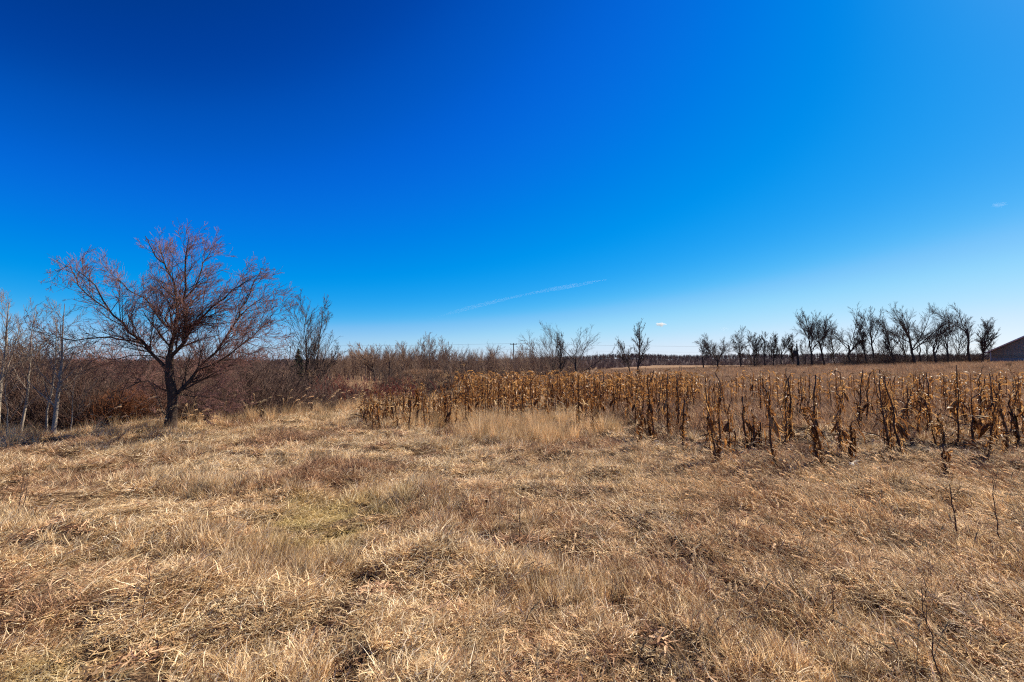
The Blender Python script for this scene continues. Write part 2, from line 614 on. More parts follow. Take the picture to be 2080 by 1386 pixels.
rng = np.random.default_rng(9)
FOX_P = [proto('foxtail_spray', foxtail(rng).mesh('foxtail_spray'), FOXTAIL) for _ in range(6)]


def vnoise(x, y, s, seed):
    r = np.random.default_rng(seed)
    v = 0
    for _ in range(7):
        k = s * r.uniform(.6, 1.9); a = r.uniform(0, 6.28)
        v = v + np.sin(k * (x * math.cos(a) + y * math.sin(a)) + r.uniform(0, 6.28))
    return v / 7 * 1.6


def fan(rng, y0, y1, dens, margin=1.5, k=1.17, xmin=None, xmax=None):
    """random ground points in the wedge the lens takes in, with a margin round it"""
    A = k * (y1 * y1 - y0 * y0) + 2 * margin * (y1 - y0)
    n = int(A * dens)
    y = np.sqrt(rng.uniform(y0 * y0, y1 * y1, n))
    x = rng.uniform(-1, 1, n) * (k * y + margin)
    return x, y


def lean(x, y, rng, sd):
    """azimuth the stems are laid over to: up-right on the left of the lot, up-left on the right"""
    base = np.interp(x, [-5, -1, 2.5, 6], [0.55, 0.75, 2.2, 2.5])
    return base + .5 * vnoise(x, y, 1.1, 77) + rng.normal(0, sd, len(x))


def inlot(x, y):
    return y < edge(x) + .8


def incorn(x, y):
    """bare soil of the corn plot on the right"""
    front = np.interp(x, [2.6, 3.2, 5, 7, 10, 14, 30], [11.5, 9.0, 7.9, 7.9, 8.6, 11, 20])
    return (x > 2.6) & (y > front + .3 * np.sin(3 * x) + .25 * np.sin(7.1 * x)) & (y < 26)


def lay(name, x, y, az, s, protos, rng, zs=None, label=None, tilt=.08):
    z = H(x, y)
    n = len(x)
    rot = np.stack([rng.normal(0, tilt, n), rng.normal(0, tilt, n), az], -1)
    scl = np.stack([s, s, s if zs is None else s * zs], -1)
    return scatter(name, np.stack([x, y, z], -1), rot, scl, protos, rng.integers(0, len(protos), n))


rng = np.random.default_rng(11)
# near matted grass in three densities
xs, ys = [], []
for y0, y1, d in ((-2.0, 1.6, 18), (1.6, 4.2, 300), (4.2, 8, 190), (8, 15, 100), (15, 25, 45)):
    x, y = fan(rng, max(y0, 0), y1, d) if y0 >= 0 else (rng.uniform(-4, 4, 500), rng.uniform(-2, 1.6, 500))
    xs.append(x); ys.append(y)
x, y = np.concatenate(xs), np.concatenate(ys)
hole = vnoise(x, y, 3.6, 24) + .5 * vnoise(x, y, 9., 25)
ok = inlot(x, y) & (~incorn(x, y) | (rng.random(len(x)) < .30)) & ((hole < .42) | (rng.random(len(x)) < .24))
x, y = x[ok], y[ok]
bump = vnoise(x, y, 2.2, 21)
wn = vnoise(x, y, 1.3, 22) + .25 * np.clip((x - 1) / 5, 0, 1) - .12
dst = np.hypot(x, y)
grow = np.interp(dst, [1.5, 4, 24], [.68, 1, 1.7])
isw = (wn + rng.normal(0, .35, len(x))) > .42
ist = ~isw & ((bump + rng.normal(0, .4, len(x))) > .62)
ism = ~isw & ~ist
for nm, k, P_, sd, lo, hi in (('matted_grass', ism, MAT_P, .8, .65, 1.35), ('grass_tufts', ist, TUFT_P, .8, .55, 1.05), ('weathered_grass', isw, WEED_P, .9, .7, 1.15)):
    s = rng.uniform(lo, hi, k.sum()) * grow[k]
    lay(nm, x[k], y[k], lean(x[k], y[k], rng, sd), s, P_, rng, 1 + .6 * np.clip(bump[k], -1, 1))
# single long straws lying over the mat
x, y = fan(rng, 1.6, 12, 9)
ok = inlot(x, y) & ~incorn(x, y)
x, y = x[ok], y[ok]
lay('loose_straw', x, y, lean(x, y, rng, .5), rng.uniform(.6, 1.1, len(x)), LONG_P, rng)
# foxtail heads, mostly on the right
x, y = fan(rng, 1.7, 9, 26)
ok = inlot(x, y) & ~incorn(x, y) & (rng.random(len(x)) < np.interp(x / y, [-.6, -.1, .15, .5, 1], [.02, .08, .3, .85, .75]))
x, y = x[ok], y[ok]
lay('foxtail_grass', x, y, lean(x, y, rng, .5), rng.uniform(.7, 1.2, len(x)), FOX_P, rng)
# crop litter over the soil between the stalks
x, y = fan(rng, 7.5, 26, 10)
ok = incorn(x, y)
x, y = x[ok], y[ok]
lay('corn_litter', x, y, rng.random(len(x)) * 6.28, rng.uniform(.7, 1.4, len(x)), LIT_P, rng)
# litter flecks in the open grass, thickest in the hollows
x, y = fan(rng, 1.6, 13, 34)
ok = inlot(x, y) & ((vnoise(x, y, 3.6, 24) + .5 * vnoise(x, y, 9., 25) > .3) | (rng.random(len(x)) < .12))
x, y = x[ok], y[ok]
lay('dead_leaf_litter', x, y, rng.random(len(x)) * 6.28, rng.uniform(.3, .7, len(x)), STRAWLIT_P, rng)
# rougher meadow behind the stalks and over the rising field
xs, ys = [], []
for y0, y1, d in ((11, 26, 9), (26, 50, 5), (50, 112, 2.0)):
    x, y = fan(rng, y0, y1, d, 4)
    xs.append(x); ys.append(y)
x, y = np.concatenate(xs), np.concatenate(ys)
ok = (x > 2.5) & inlot(x, y) & (rng.random(len(x)) < np.interp(y, [11, 15, 20], [.15, .5, 1.]))
x, y = x[ok], y[ok]
lay('meadow_grass', x, y, rng.normal(2.3, .8, len(x)), rng.uniform(.7, 1.25, len(x)) * np.interp(y, [12, 40, 100], [.8, 1, 1.35]), MEAD_P, rng)
# tan grass on the knoll past the hollow
x, y = rng.uniform(-32, 10, 5200), rng.uniform(52, 95, 5200)
ok = H(x, y) > -1.5
x, y = x[ok], y[ok]
lay('knoll_grass', x, y, rng.random(len(x)) * 6.28, rng.uniform(.9, 1.5, len(x)), MEAD_P, rng)
# pale fringe along the brow of the lot and the tall stand before the corn
x, y = rng.uniform(-22, 1.5, 9000), rng.uniform(6, 30, 9000)
d = y - edge(x)
ok = (d > -2.2) & (d < .9) & (rng.random(len(x)) < np.interp(d, [-2.2, -.8, .4, .9], [.12, .55, 1, .3]))
x, y = x[ok], y[ok]
lay('brow_grass', x, y, rng.normal(.6, .7, len(x)), rng.uniform(.3, .72, len(x)) * np.interp(x, [-14, -7, 0], [.62, .85, .9]), TALL_P, rng)
k = (rng.random(len(x)) < .16) & (x > -9.5)
lay('brow_foxtail', x[k], y[k], rng.normal(.3, .6, k.sum()), rng.uniform(1.5, 2.6, k.sum()), FOX_P, rng)
x, y = rng.uniform(-3.6, 2.9, 5200), rng.uniform(9.6, 16.5, 5200)
wgt = np.exp(-((x - .15 - (y - 10) * .02) / 1.25) ** 4) * np.exp(-((y - 11.4) / 1.6) ** 4)
wgt = np.maximum(wgt, .42 * (x < 2.6) * (y > 11.2) * (y < 14.5) * (x > -.45 * y + 2.6) * (vnoise(x, y, 1.8, 92) > -.15))
ok = rng.random(len(x)) < wgt * (.15 + .27 * (vnoise(x, y, 2.6, 91) > .1))
x, y = x[ok], y[ok]
lay('tall_grass', x, y, rng.normal(.4, 1.0, len(x)), rng.uniform(.30, .68, len(x)), TALL_P, rng)


# ------------------------------------------------------------------ trees
def spawn(P, Rr, n, rng, t0=.2, t1=1., ang=(25, 55), lf=.5, fall=.4, K=5, up=.08, jit=.12, wind=(0, 0, 0), rk=.6, rmin=.003, tip=.3, even=True, prop=0.):
    """n children on every parent line; returns child lines and radii"""
    N, Kp, _ = P.shape
    Lp = np.linalg.norm(np.diff(P, axis=1), axis=-1).sum(1)
    if even:
        t = t0 + (t1 - t0) * (np.arange(n)[None, :] + rng.random((N, n))) / n
    else:
        t = rng.uniform(t0, t1, (N, n))
    f = t * (Kp - 1)
    i = np.clip(f.astype(int), 0, Kp - 2)
    u = (f - i)[..., None]
    ar = np.arange(N)[:, None]
    p0 = P[ar, i] * (1 - u) + P[ar, i + 1] * u
    T = norm(P[ar, i + 1] - P[ar, i])
    r0 = Rr[ar, i] * (1 - u[..., 0]) + Rr[ar, i + 1] * u[..., 0]
    v = rng.normal(0, 1, T.shape)
    v = norm(v - (v * T).sum(-1, keepdims=True) * T)
    a = np.radians(rng.uniform(ang[0], ang[1], t.shape))[..., None]
    d = np.cos(a) * T + np.sin(a) * v
    L = lf * Lp[:, None] * (1 - fall * t) * rng.uniform(.65, 1.2, t.shape)
    M = N * n
    C = np.empty((M, K, 3)); C[:, 0] = p0.reshape(M, 3)
    d = d.reshape(M, 3); L = L.reshape(M)
    bias = np.array([0, 0, up]) + np.array(wind)
    for k in range(1, K):
        d = norm(d + bias + rng.normal(0, jit, (M, 3)))
        C[:, k] = C[:, k - 1] + d * (L / (K - 1))[:, None]
    rr = np.maximum(rk * r0.reshape(M), rmin)[:, None] * np.linspace(1, tip, K)[None, :]
    rr = np.maximum(rr, rmin * .6)
    if prop:                                    # shorter parents carry fewer children
        keep = rng.random(M) < np.repeat((Lp / Lp.max()) ** prop, n)
        C, rr = C[keep], rr[keep]
    return C, rr


def line(pts, K):
    """resample a hand-set line smoothly to K points"""
    pts = np.asarray(pts, float)
    n = len(pts)
    s = np.linspace(0, n - 1, K)
    i = np.clip(s.astype(int), 0, n - 2)
    u = (s - i)[:, None]
    pm = np.vstack([2 * pts[0] - pts[1], pts, 2 * pts[-1] - pts[-2]])
    a, b, c, d = pm[i], pm[i + 1], pm[i + 2], pm[i + 3]
    return .5 * (2 * b + (c - a) * u + (2 * a - 5 * b + 4 * c - d) * u ** 2 + (3 * b - a - 3 * c + d) * u ** 3)


def tree(name, label, base, Ht, form='vase', seed=0, lx=0., spread=1., group=None, cat='tree', mats=(DARKBARK, DARKTWIG), tr=None, rmin=.012, dens=1., name_branch=True, upb=.10):
    """bare tree: trunk, each main branch, twigs. lx = sideways lean of the top in metres"""
    rng = np.random.default_rng(seed)
    spread *= 1.28 * rng.uniform(.85, 1.2)
    root = empty(name, base)
    tag(root, label, cat, group)
    tr = tr or Ht * .022
    K = 9
    s = np.linspace(0, 1, K)
    wob = np.cumsum(rng.normal(0, .016 * Ht, (K, 2)), 0); wob[0] = 0
    if form == 'leader':
        top = Ht
        trunk = np.stack([lx * s ** 1.3 + wob[:, 0] * .6, wob[:, 1] * .6, -.15 + (top + .15) * s], -1)
        rad = tr * (1 - .93 * s)
        rad[0] *= 1.25
        B, Br = spawn(trunk[None], rad[None], int(19 * dens), rng, .18, .97, (20, 38), (.46 if upb == .10 else .62) * spread, .64, 7, upb, .06, rk=.55, rmin=rmin)
    else:
        fh = (.27 if form == 'vase' else .2) * rng.uniform(.7, 1.7)
        top = Ht * (fh + .22)
        trunk = np.stack([lx * .5 * s ** 1.2 + wob[:, 0] * .5, wob[:, 1] * .5, -.15 + (top + .15) * s], -1)
        rad = tr * (1 - .45 * s)
        rad[0] *= 1.3; rad[1] *= 1.05
        nb = int(rng.integers(3, 7)) if form == 'vase' else int(rng.integers(6, 9))
        B, Br = spawn(trunk[None], rad[None], nb, rng, .50, 1.0, (14, 34) if form == 'vase' else (22, 55), 1, 0, 8, (.06 if form == 'vase' else .045), .05, (lx / Ht * .16, 0, 0), .52, rmin, .2)
        want = Ht * (.62 if form == 'vase' else .6) * rng.uniform(.6, 1.15, nb)
        have = np.linalg.norm(np.diff(B, axis=1), axis=-1).sum(1)
        B = B[:, :1] + (B - B[:, :1]) * (want / have)[:, None, None] * np.array([spread, spread, 1.])
    link('trunk', tubes(trunk[None], rad[None], 7).mesh('trunk', True), root, mats[0])
    if form == 'leader':
        link('branch', tubes(B, Br, 4).mesh('branch', True), root, mats[0])
    else:
        for q in range(len(B)):
            link('branch', tubes(B[q:q + 1], Br[q:q + 1], 5).mesh('branch', True), root, mats[0])
    acc = Acc()
    n2 = int((9 if form == 'leader' else 13) * dens)
    C, Cr = spawn(B, Br, n2, rng, .12, 1., (18, 40), .46, .5, 6, .045, .05, rk=.5, rmin=rmin * .9, prop=.6)
    tubes(C, Cr, 4, None, acc)
    D, Dr = spawn(C, Cr, int(8 * dens), rng, .10, 1., (16, 38), .5, .4, 4, .035, .05, rk=.6, rmin=rmin * .7, prop=.8)
    tubes(D, Dr, 3, None, acc)
    E_, Er = spawn(D, Dr, int(6 * dens), rng, .10, 1., (14, 36), .7, .3, 3, .02, .05, rk=.75, rmin=rmin * .55, prop=.8)
    tubes(E_, Er, 3, None, acc)
    allz = float(np.percentile(E_[..., 2], 98.5))
    k = Ht / allz
    for ob in root.children:
        ob.scale = (1, 1, k)
    tw = link('twigs', acc.mesh('twigs'), root, mats[1])
    tw.scale = (1, 1, k)
    tw['kind'] = 'stuff'
    return root


# ---- the big bare elm at the left, limbs set from where they stand
EY_ = 12.0
eb = W(344, 868, EY_)
elm = empty('elm_tree', (eb.x, EY_, h(eb.x, EY_) - .02))
tag(elm, 'big bare tree with reddish twigs and dark forked trunk on the brow at the left', 'tree')
rng = np.random.default_rng(31)


def limb(pix, depth, r0, r1, K=12):
    n = len(pix)
    P = []
    for q, (a, b) in enumerate(pix):
        v = W(a, b, EY_ + depth * (q / (n - 1)) ** 1.2)
        P.append((v.x, v.y, v.z))
    P = line(np.array(P) - np.array(elm.location), K)
    P[1:-1] += rng.normal(0, .018, (K - 2, 3))
    return P, np.linspace(r0, r1, K) * .7


zb = (h(eb.x, EY_) - .2)
trunk_p = line(np.array([(eb.x - .02, EY_, zb), tuple(W(351, 815, EY_)), tuple(W(344, 765, EY_)), tuple(W(345, 722, EY_))]) - np.array(elm.location), 10)
tr_r = np.linspace(.13, .085, 10); tr_r[0] = .215; tr_r[1] = .16
link('trunk', tubes(trunk_p[None], tr_r[None], 10).mesh('trunk', True), elm, ELMBARK)
LIMBS = [limb(p, d, a, b) for p, d, a, b in [
    ([(344, 724), (350, 695), (356, 668), (361, 622), (355, 575), (339, 546), (322, 500)], .5, .075, .012),
    ([(348, 724), (372, 698), (383, 668), (376, 622), (376, 575), (379, 520), (384, 482)], -.4, .072, .01),
    ([(341, 752), (310, 719), (288, 697), (256, 666), (224, 633), (190, 575), (155, 548)], -.9, .062, .01),
    ([(352, 812), (379, 781), (400, 752), (451, 701), (480, 651), (512, 622), (546, 600)], .9, .068, .01),
    ([(290, 698), (245, 688), (202, 687), (165, 690), (133, 689), (90, 678), (52, 668)], -1.2, .03, .006),
    ([(383, 668), (404, 650), (426, 629), (448, 610), (465, 597), (490, 580), (512, 566)], -1.0, .045, .008),
    ([(355, 672), (338, 661), (318, 636), (300, 611), (267, 593), (248, 575), (228, 560)], 1.1, .042, .008),
    ([(361, 622), (385, 598), (402, 570), (410, 540), (422, 522), (432, 505), (440, 494)], .9, .03, .006),
    ([(224, 633), (190, 610), (165, 585), (150, 560), (140, 535), (118, 552), (110, 548)], -.8, .026, .006),
    ([(400, 752), (440, 735), (475, 712), (505, 690), (530, 668), (548, 650), (556, 638)], -1.1, .032, .006),
    ([(348, 790), (328, 790), (306, 778), (280, 775), (255, 790), (230, 797), (205, 796)], -1.2, .024, .005),
    ([(345, 735), (320, 722), (290, 722), (260, 722), (230, 728), (205, 730), (180, 729)], 1.2, .026, .005),
    ([(350, 858), (332, 838), (322, 815), (312, 790), (302, 772), (296, 760), (288, 748)], .5, .026, .005),
    ([(356, 800), (385, 806), (415, 805), (440, 808), (462, 812), (480, 806), (498, 800)], -.9, .022, .005),
    ([(480, 651), (492, 630), (500, 606), (510, 585), (520, 565), (533, 545), (536, 552)], .5, .028, .006),
    ([(339, 546), (325, 530), (310, 510), (300, 492), (296, 480), (298, 488), (297, 484)], -.6, .02, .005)]]
for P, r in LIMBS:
    link('limb', tubes(P[None], r[None], 6).mesh('limb', True), elm, ELMBARK)
LP = np.stack([p for p, _ in LIMBS]); LR = np.stack([r for _, r in LIMBS])
acc = Acc()
wd = (.06, 0, 0)
C, Cr = spawn(LP, LR, 27, rng, .07, .97, (26, 56), .40, .5, 8, .035, .06, wd, .5, .004, prop=1.)
tubes(C, Cr, 4, None, acc)
D, Dr = spawn(C, Cr, 14, rng, .08, 1., (24, 54), .46, .35, 6, .04, .07, wd, .55, .003, prop=1.)
tubes(D, Dr, 3, None, acc)
o = link('small_branches', acc.mesh('small_branches'), elm, ELMBARK); o['kind'] = 'stuff'
acc = Acc()
E2, Er = spawn(D, Dr, 13, rng, .08, 1., (20, 46), .68, .3, 4, .06, .09, (.08, 0, 0), .7, .0036, prop=.8)
tubes(E2, Er, 3, None, acc)
F2, Fr = spawn(E2, Er, 4, rng, .1, 1., (16, 40), .8, .3, 3, .06, .08, (.09, 0, 0), .8, .0032, prop=1.)
tubes(F2, Fr, 3, None, acc)
# small swollen buds strung on the outer twigs
pick = rng.random(len(E2)) < .4
bp = E2[pick][:, rng.integers(1, 4, pick.sum())[0]]
bp = np.concatenate([E2[pick][:, 1], E2[pick][:, 3]])
dr = rng.normal(0, 1, bp.shape)
BP = np.stack([bp, bp + norm(dr) * .008, bp + norm(dr) * .016], 1)
tubes(BP, np.tile([.002, .0055, .001], (len(BP), 1)), 3, .9, acc)
o = link('twigs', acc.mesh('twigs'), elm, ELMTWIG); o['kind'] = 'stuff'


# ---- pale-barked young trees at the far left
def sapling(label, pts, Y, r0, seed, nb=16, blen=.3):
    rng = np.random.default_rng(seed)
    b = W(pts[0][0], pts[0][1], Y)
    z = h(b.x, Y)
    root = empty('pale_tree', (b.x, Y, z))
    tag(root, label, 'tree', 'pale barked young trees at the left edge')
    P = np.array([tuple(W(a, c, Y)) for a, c in pts]) - np.array((b.x, Y, z))
    P[0, 2] = -.25
    P = line(P, 12)
    P[1:, 1] += np.cumsum(rng.normal(0, .02, 11))
    rr = np.linspace(r0 * .8, r0 * .1, 12); rr[0] *= 1.25
    link('trunk', tubes(P[None], rr[None], 7).mesh('trunk', True), root, PALEBARK)
    B, Br = spawn(P[None], rr[None], nb, rng, .12, .96, (28, 58), blen, .45, 7, .11, .06, rk=.36, rmin=.0045)
    link('branch', tubes(B, Br, 4).mesh('branch', True), root, PALEBARK)
    acc = Acc()
    C, Cr = spawn(B, Br, 9, rng, .15, 1, (22, 50), .44, .4, 5, .10, .09, rk=.55, rmin=.0035)
    tubes(C, Cr, 3, None, acc)
    D, Dr = spawn(C, Cr, 5, rng, .1, 1, (20, 45), .5, .3, 4, .07, .1, rk=.7, rmin=.0028)
    tubes(D, Dr, 3, None, acc)
    o = link('twigs', acc.mesh('twigs'), root, PALETWIG); o['kind'] = 'stuff'


sapling('tallest pale tree with stout whitish trunk forking above head height beside the dark brush', [(109, 882), (117, 820), (123, 770), (126, 742), (131, 690), (140, 618)], 11.2, .062, 41, 18, .30)
sapling('thin pale tree crossing close behind the stout whitish trunk', [(94, 884), (97, 830), (106, 790), (116, 745), (118, 690), (123, 640)], 11.6, .032, 42, 14)
sapling('slender pale tree bowed right with a straight white upper stem', [(40, 862), (52, 818), (60, 775), (64, 740), (66, 690), (73, 620)], 12.2, .042, 43, 16, .33)
sapling('pale tree cut by the left edge of the picture with steep thin branches', [(-8, 890), (-3, 800), (2, 735), (6, 690), (9, 650), (14, 610)], 11.6, .05, 44, 16, .32)
sapling('pale leaning tree at the left edge rising toward the right', [(-26, 885), (-4, 792), (10, 760), (17, 740), (28, 705), (38, 672)], 11.4, .032, 45, 12)
sapling('short thin pale stem low at the left edge among grey brush', [(14, 893), (14, 862), (14, 830), (14, 806), (15, 780), (17, 760)], 10.9, .02, 46, 9, .4)
sapling('small whitish sapling between the stout pale trunk and the big bare tree', [(141, 884), (148, 850), (155, 822), (159, 800), (164, 775), (168, 755)], 11.6, .02, 47, 9, .45)


# ---- shrubs
def shrub_mesh(seed, n=22, Ht=3., spread=32, d1=6, d2=5, rm=.006, up=.05):
    rng = np.random.default_rng(seed)
    a = rng.random(n) * 6.283
    r = .12 * Ht * np.sqrt(rng.random(n))
    P = np.empty((n, 7, 3)); P[:, 0] = np.stack([r * np.cos(a), r * np.sin(a), np.full(n, -.1)], -1)
    el = np.radians(90 - np.abs(rng.normal(0, spread, n)))
    d = np.stack([np.cos(a) * np.cos(el), np.sin(a) * np.cos(el), np.sin(el)], -1)
    L = Ht * rng.uniform(.6, 1.1, n)
    for k in range(1, 7):
        d = norm(d + np.array([0, 0, up]) + rng.normal(0, .12, (n, 3)))
        P[:, k] = P[:, k - 1] + d * (L / 6)[:, None]
    rr = rng.uniform(.6, 1.3, n)[:, None] * np.linspace(rm * 3, rm, 7)
    A1 = tubes(P, rr, 4)
    A2 = Acc()
    C, Cr = spawn(P, rr, d1, rng, .12, 1, (22, 60), .38, .4, 5, .03, .15, rk=.6, rmin=rm)
    tubes(C, Cr, 3, None, A2)
    D, Dr = spawn(C, Cr, d2, rng, .1, 1, (22, 60), .5, .3, 4, .02, .16, rk=.7, rmin=rm * .75)
    tubes(D, Dr, 3, None, A2)
    return A1.mesh('stems'), A2.mesh('twigs')


def shrub(name, label, x, y, s, meshes, mat, group=None, zs=1., rz=0, sink=0., cat='shrub'):
    root = empty(name, (x, y, h(x, y) - sink), rz)
    tag(root, label, cat, group)
    st, tw = meshes
    a = bpy.data.objects.new('stems', st); b = bpy.data.objects.new('twigs', tw)
    for o in (a, b):
        COL.objects.link(o)
        o.parent = root
        o.scale = (s, s, s * zs)
        if not o.data.materials:
            o.data.materials.append(mat)
    b['kind'] = 'stuff'
    return root


def whole_shrub(seed, mat, **kw):
    """stems and twigs as one mesh, for brush that reads as one mass"""
    a, b = shrub_mesh(seed, **kw)
    import bmesh
    bm = bmesh.new(); bm.from_mesh(a); bm.from_mesh(b)
    me = bpy.data.meshes.new('brush'); bm.to_mesh(me); bm.free()
    return proto('brush', me, mat)


BRUSH_P = [whole_shrub(60 + k, m_, n=18, Ht=3., spread=44, d1=7, d2=5, rm=.008, up=.03) for k, m_ in enumerate((GREYTWIG, GREYTWIG, BROWNTWIG, BROWNTWIG, DARKTWIG, DARKTWIG))]
rng = np.random.default_rng(13)
# brush filling the hollow behind the brow, left to middle
x, y = rng.uniform(-70, 12, 9000), rng.uniform(11, 70, 9000)
d = y - edge(x)
px = 1040 + F * x / y
ok = (d > np.where(px < 230, 3.2, 1.6)) & (px > -260) & (px < 1180) & (rng.random(len(x)) < np.interp(d, [1.6, 4, 12, 30, 60], [.35, .75, .5, .22, .1]))
ok &= ~((np.hypot((x + 12) / 9, (y - 68) / 9) < 1))
ok &= ~((px > 770) & (y < 30))
ok &= ~((px > 690) & (px < 900) & (rng.random(len(x)) < .6))
x, y = x[ok], y[ok]
z = H(x, y)
toppix = np.interp(1040 + F * x / y, [-260, 0, 60, 150, 330, 420, 500, 560, 620, 690, 760, 830, 900, 960, 1180],
                   [690, 690, 712, 738, 738, 724, 722, 738, 768, 772, 792, 790, 772, 768, 768]) + np.abs(rng.normal(0, 20, len(x))) - 6 - 24 * (rng.random(len(x)) < .07) + 7 * vnoise(x, y, .8, 55)
ztop = EYE + (735 - toppix) / F * y
hh = np.clip((ztop - z), .6, 5.5) * rng.uniform(.75, 1.05, len(x))
s = np.clip(hh / 2.9, .25, 2.2)
sx = np.clip(s, .55, 1.5)
wt = np.array([.24, .2, .2, .16, .1, .1])
scatter('thicket', np.stack([x, y, z], -1), np.stack([rng.normal(0, .25, len(x)), rng.normal(0, .25, len(x)), rng.random(len(x)) * 6.28], -1),
        np.stack([sx, sx, s], -1), BRUSH_P, rng.choice(6, len(x), p=wt))

RED_M = shrub_mesh(71, n=70, Ht=1.7, spread=20, d1=5, d2=3, rm=.006, up=.12)
RUST_M = shrub_mesh(72, n=70, Ht=1.5, spread=24, d1=6, d2=4, rm=.005, up=.08)
for q, (pxx, Y, s) in enumerate([(655, 24, 1.05), (690, 27, 1.15), (722, 25, 1.1), (752, 28, 1.2), (782, 26, 1.15), (812, 29, 1.2), (838, 27, 1.1), (700, 32, 1.2), (768, 34, 1.2), (830, 36, 1.2)]):
    v = W(pxx, 800, Y)
    zt = EYE + (735 - 776) / F * Y
    shrub('red_shrub', ('front row ' if q < 7 else 'back row ') + 'dark red twigged shrub in the hollow, ' + ('leftmost', 'second from left', 'third from left', 'fourth from left', 'fifth from left', 'sixth from left', 'rightmost', 'leftmost', 'middle one', 'rightmost')[q], v.x, Y, max(.5, (zt - h(v.x, Y)) / 1.75), RED_M, REDTWIG, 'red twigged shrubs in the hollow', rz=q * 1.3)
for q, (pxx, Y, s) in enumerate([(205, 14.5, 1.), (235, 14.2, .95), (265, 14.8, 1.05), (295, 14.4, 1.0), (250, 16, 1.15), (285, 16.2, 1.15), (220, 16.5, 1.1)]):
    v = W(pxx, 860, Y)
    shrub('rusty_shrub', 'low rust brown shrub left of the big bare tree, ' + ('front row leftmost', 'front row second from left', 'front row second from right', 'front row nearest its trunk', 'middle of back row', 'back row nearest its trunk', 'back row leftmost')[q], v.x, Y, s, RUST_M, RUSTTWIG, 'rust brown shrubs by the big tree', rz=q * 1.1)
DARK_M = shrub_mesh(73, n=46, Ht=2.6, spread=34, d1=8, d2=6, rm=.007, up=.06)
for lab, pxx, Y, tpy in (('dark rounded shrub standing taller behind the corn at the middle left', 925, 34, 722),
                         ('dark purple brown shrub at the foot of the tan knoll', 858, 40, 752),
                         ('dark bushy shrub left of the tan knoll', 800, 48, 738),
                         ('dark shrub right of the tan knoll behind the first tall corn', 985, 40, 745)):
    v = W(pxx, 780, Y)
    zt = EYE + (735 - tpy) / F * Y
    shrub('dark_shrub', lab, v.x, Y, (zt - h(v.x, Y)) / 2.75, DARK_M, DARKTWIG, rz=pxx)
LEAN_M = shrub_mesh(74, n=30, Ht=3.0, spread=36, d1=8, d2=6, rm=.006, up=.02)
for q, (lab, pxx, Y, tpy, rx) in enumerate([
        ('grey brown shrub leaning right just right of the big bare tree', 470, 15.5, 700, .22),
        ('sprawling grey brown shrub under the right limbs of the big tree', 420, 14.5, 728, .05),
        ('pale twiggy shrub arching over the brow grass left of the double trunked tree', 530, 17.5, 722, .18),
        ('grey twiggy shrub below the double trunked tree', 600, 19.5, 772, 0.),
        ('dense grey brown shrub right of the double trunked tree', 660, 22, 762, 0.)]):
    v = W(pxx, 820, Y)
    zt = EYE + (735 - tpy) / F * Y
    o = shrub('thorny_shrub', lab, v.x, Y, (zt - h(v.x, Y)) / 3.0, LEAN_M, GREYTWIG, rz=q * 1.7)
    o.rotation_euler.y = rx

# small dark bush on the right field
v = W(2049, 748, 60)
shrub('dark_bush', 'small dark round bush alone in the pale field near the building', v.x, 60, .32, DARK_M, DARKTWIG)


# ---- little evergreen
v = W(606, 735, 42)
ever = empty('evergreen_tree', (v.x, 42, h(v.x, 42)))
tag(ever, 'small dark green evergreen showing behind the double trunked tree', 'tree')
rng = np.random.default_rng(81)
eh = EYE + (735 - 706) / F * 42 - h(v.x, 42)
link('trunk', tubes(np.array([[[0, 0, -.2], [0, 0, eh * .5], [0, 0, eh]]]), np.array([[.09, .05, .008]]), 6).mesh('trunk', True), ever, DARKBARK)
nb = 900
zz = eh * (.12 + .86 * rng.random(nb) ** .9)
aa = rng.random(nb) * 6.283
LL = (eh - zz) * .36 * rng.uniform(.5, 1.1, nb) + .06
P = np.empty((nb, 4, 3))
for k in range(4):
    f = k / 3
    P[:, k] = np.stack([np.cos(aa) * LL * f, np.sin(aa) * LL * f, zz - .25 * LL * f * f + rng.normal(0, .02, nb)], -1)
acc = ribbons(P, np.tile([.05, .07, .05, .01], (nb, 1)), norm(np.cross(P[:, 3] - P[:, 0], rng.normal(0, .5, (nb, 3)) + np.array([0, 0, 1.]))), rng.random(nb))
m_, t_, o_ = new_mat('evergreen_needles')
finish(t_, o_, ramp(t_, attr(t_), [(0, (.012, .03, .014)), (1, (.04, .075, .03))]), .15, .7, .2)
link('crown', acc.mesh('crown'), ever, m_)


# ---- placed bare trees
def tree_px(name, label, px, py_top, Y, form='vase', seed=0, lean_px=0, **kw):
    v = W(px, 745, Y)
    z = h(v.x, Y) - .05
    t = W(px, py_top, Y)
    tree(name, label, (v.x, Y, z), (t.z - z) * 1.06, form, seed, lean_px / F * Y, **kw)


tree_px('bare_tree', 'bare tree with two slim dark trunks standing clear right of the big reddish tree', 616, 622, 30, 'leader', 101, 2, tr=.105, rmin=.0115, spread=.6, dens=1.15, upb=.15)
tree_px('bare_tree', 'second leaning stem of the twin trunked bare tree by the big reddish tree', 624, 626, 30.4, 'leader', 102, 20, tr=.095, rmin=.0115, spread=.58, dens=1.15, upb=.15)

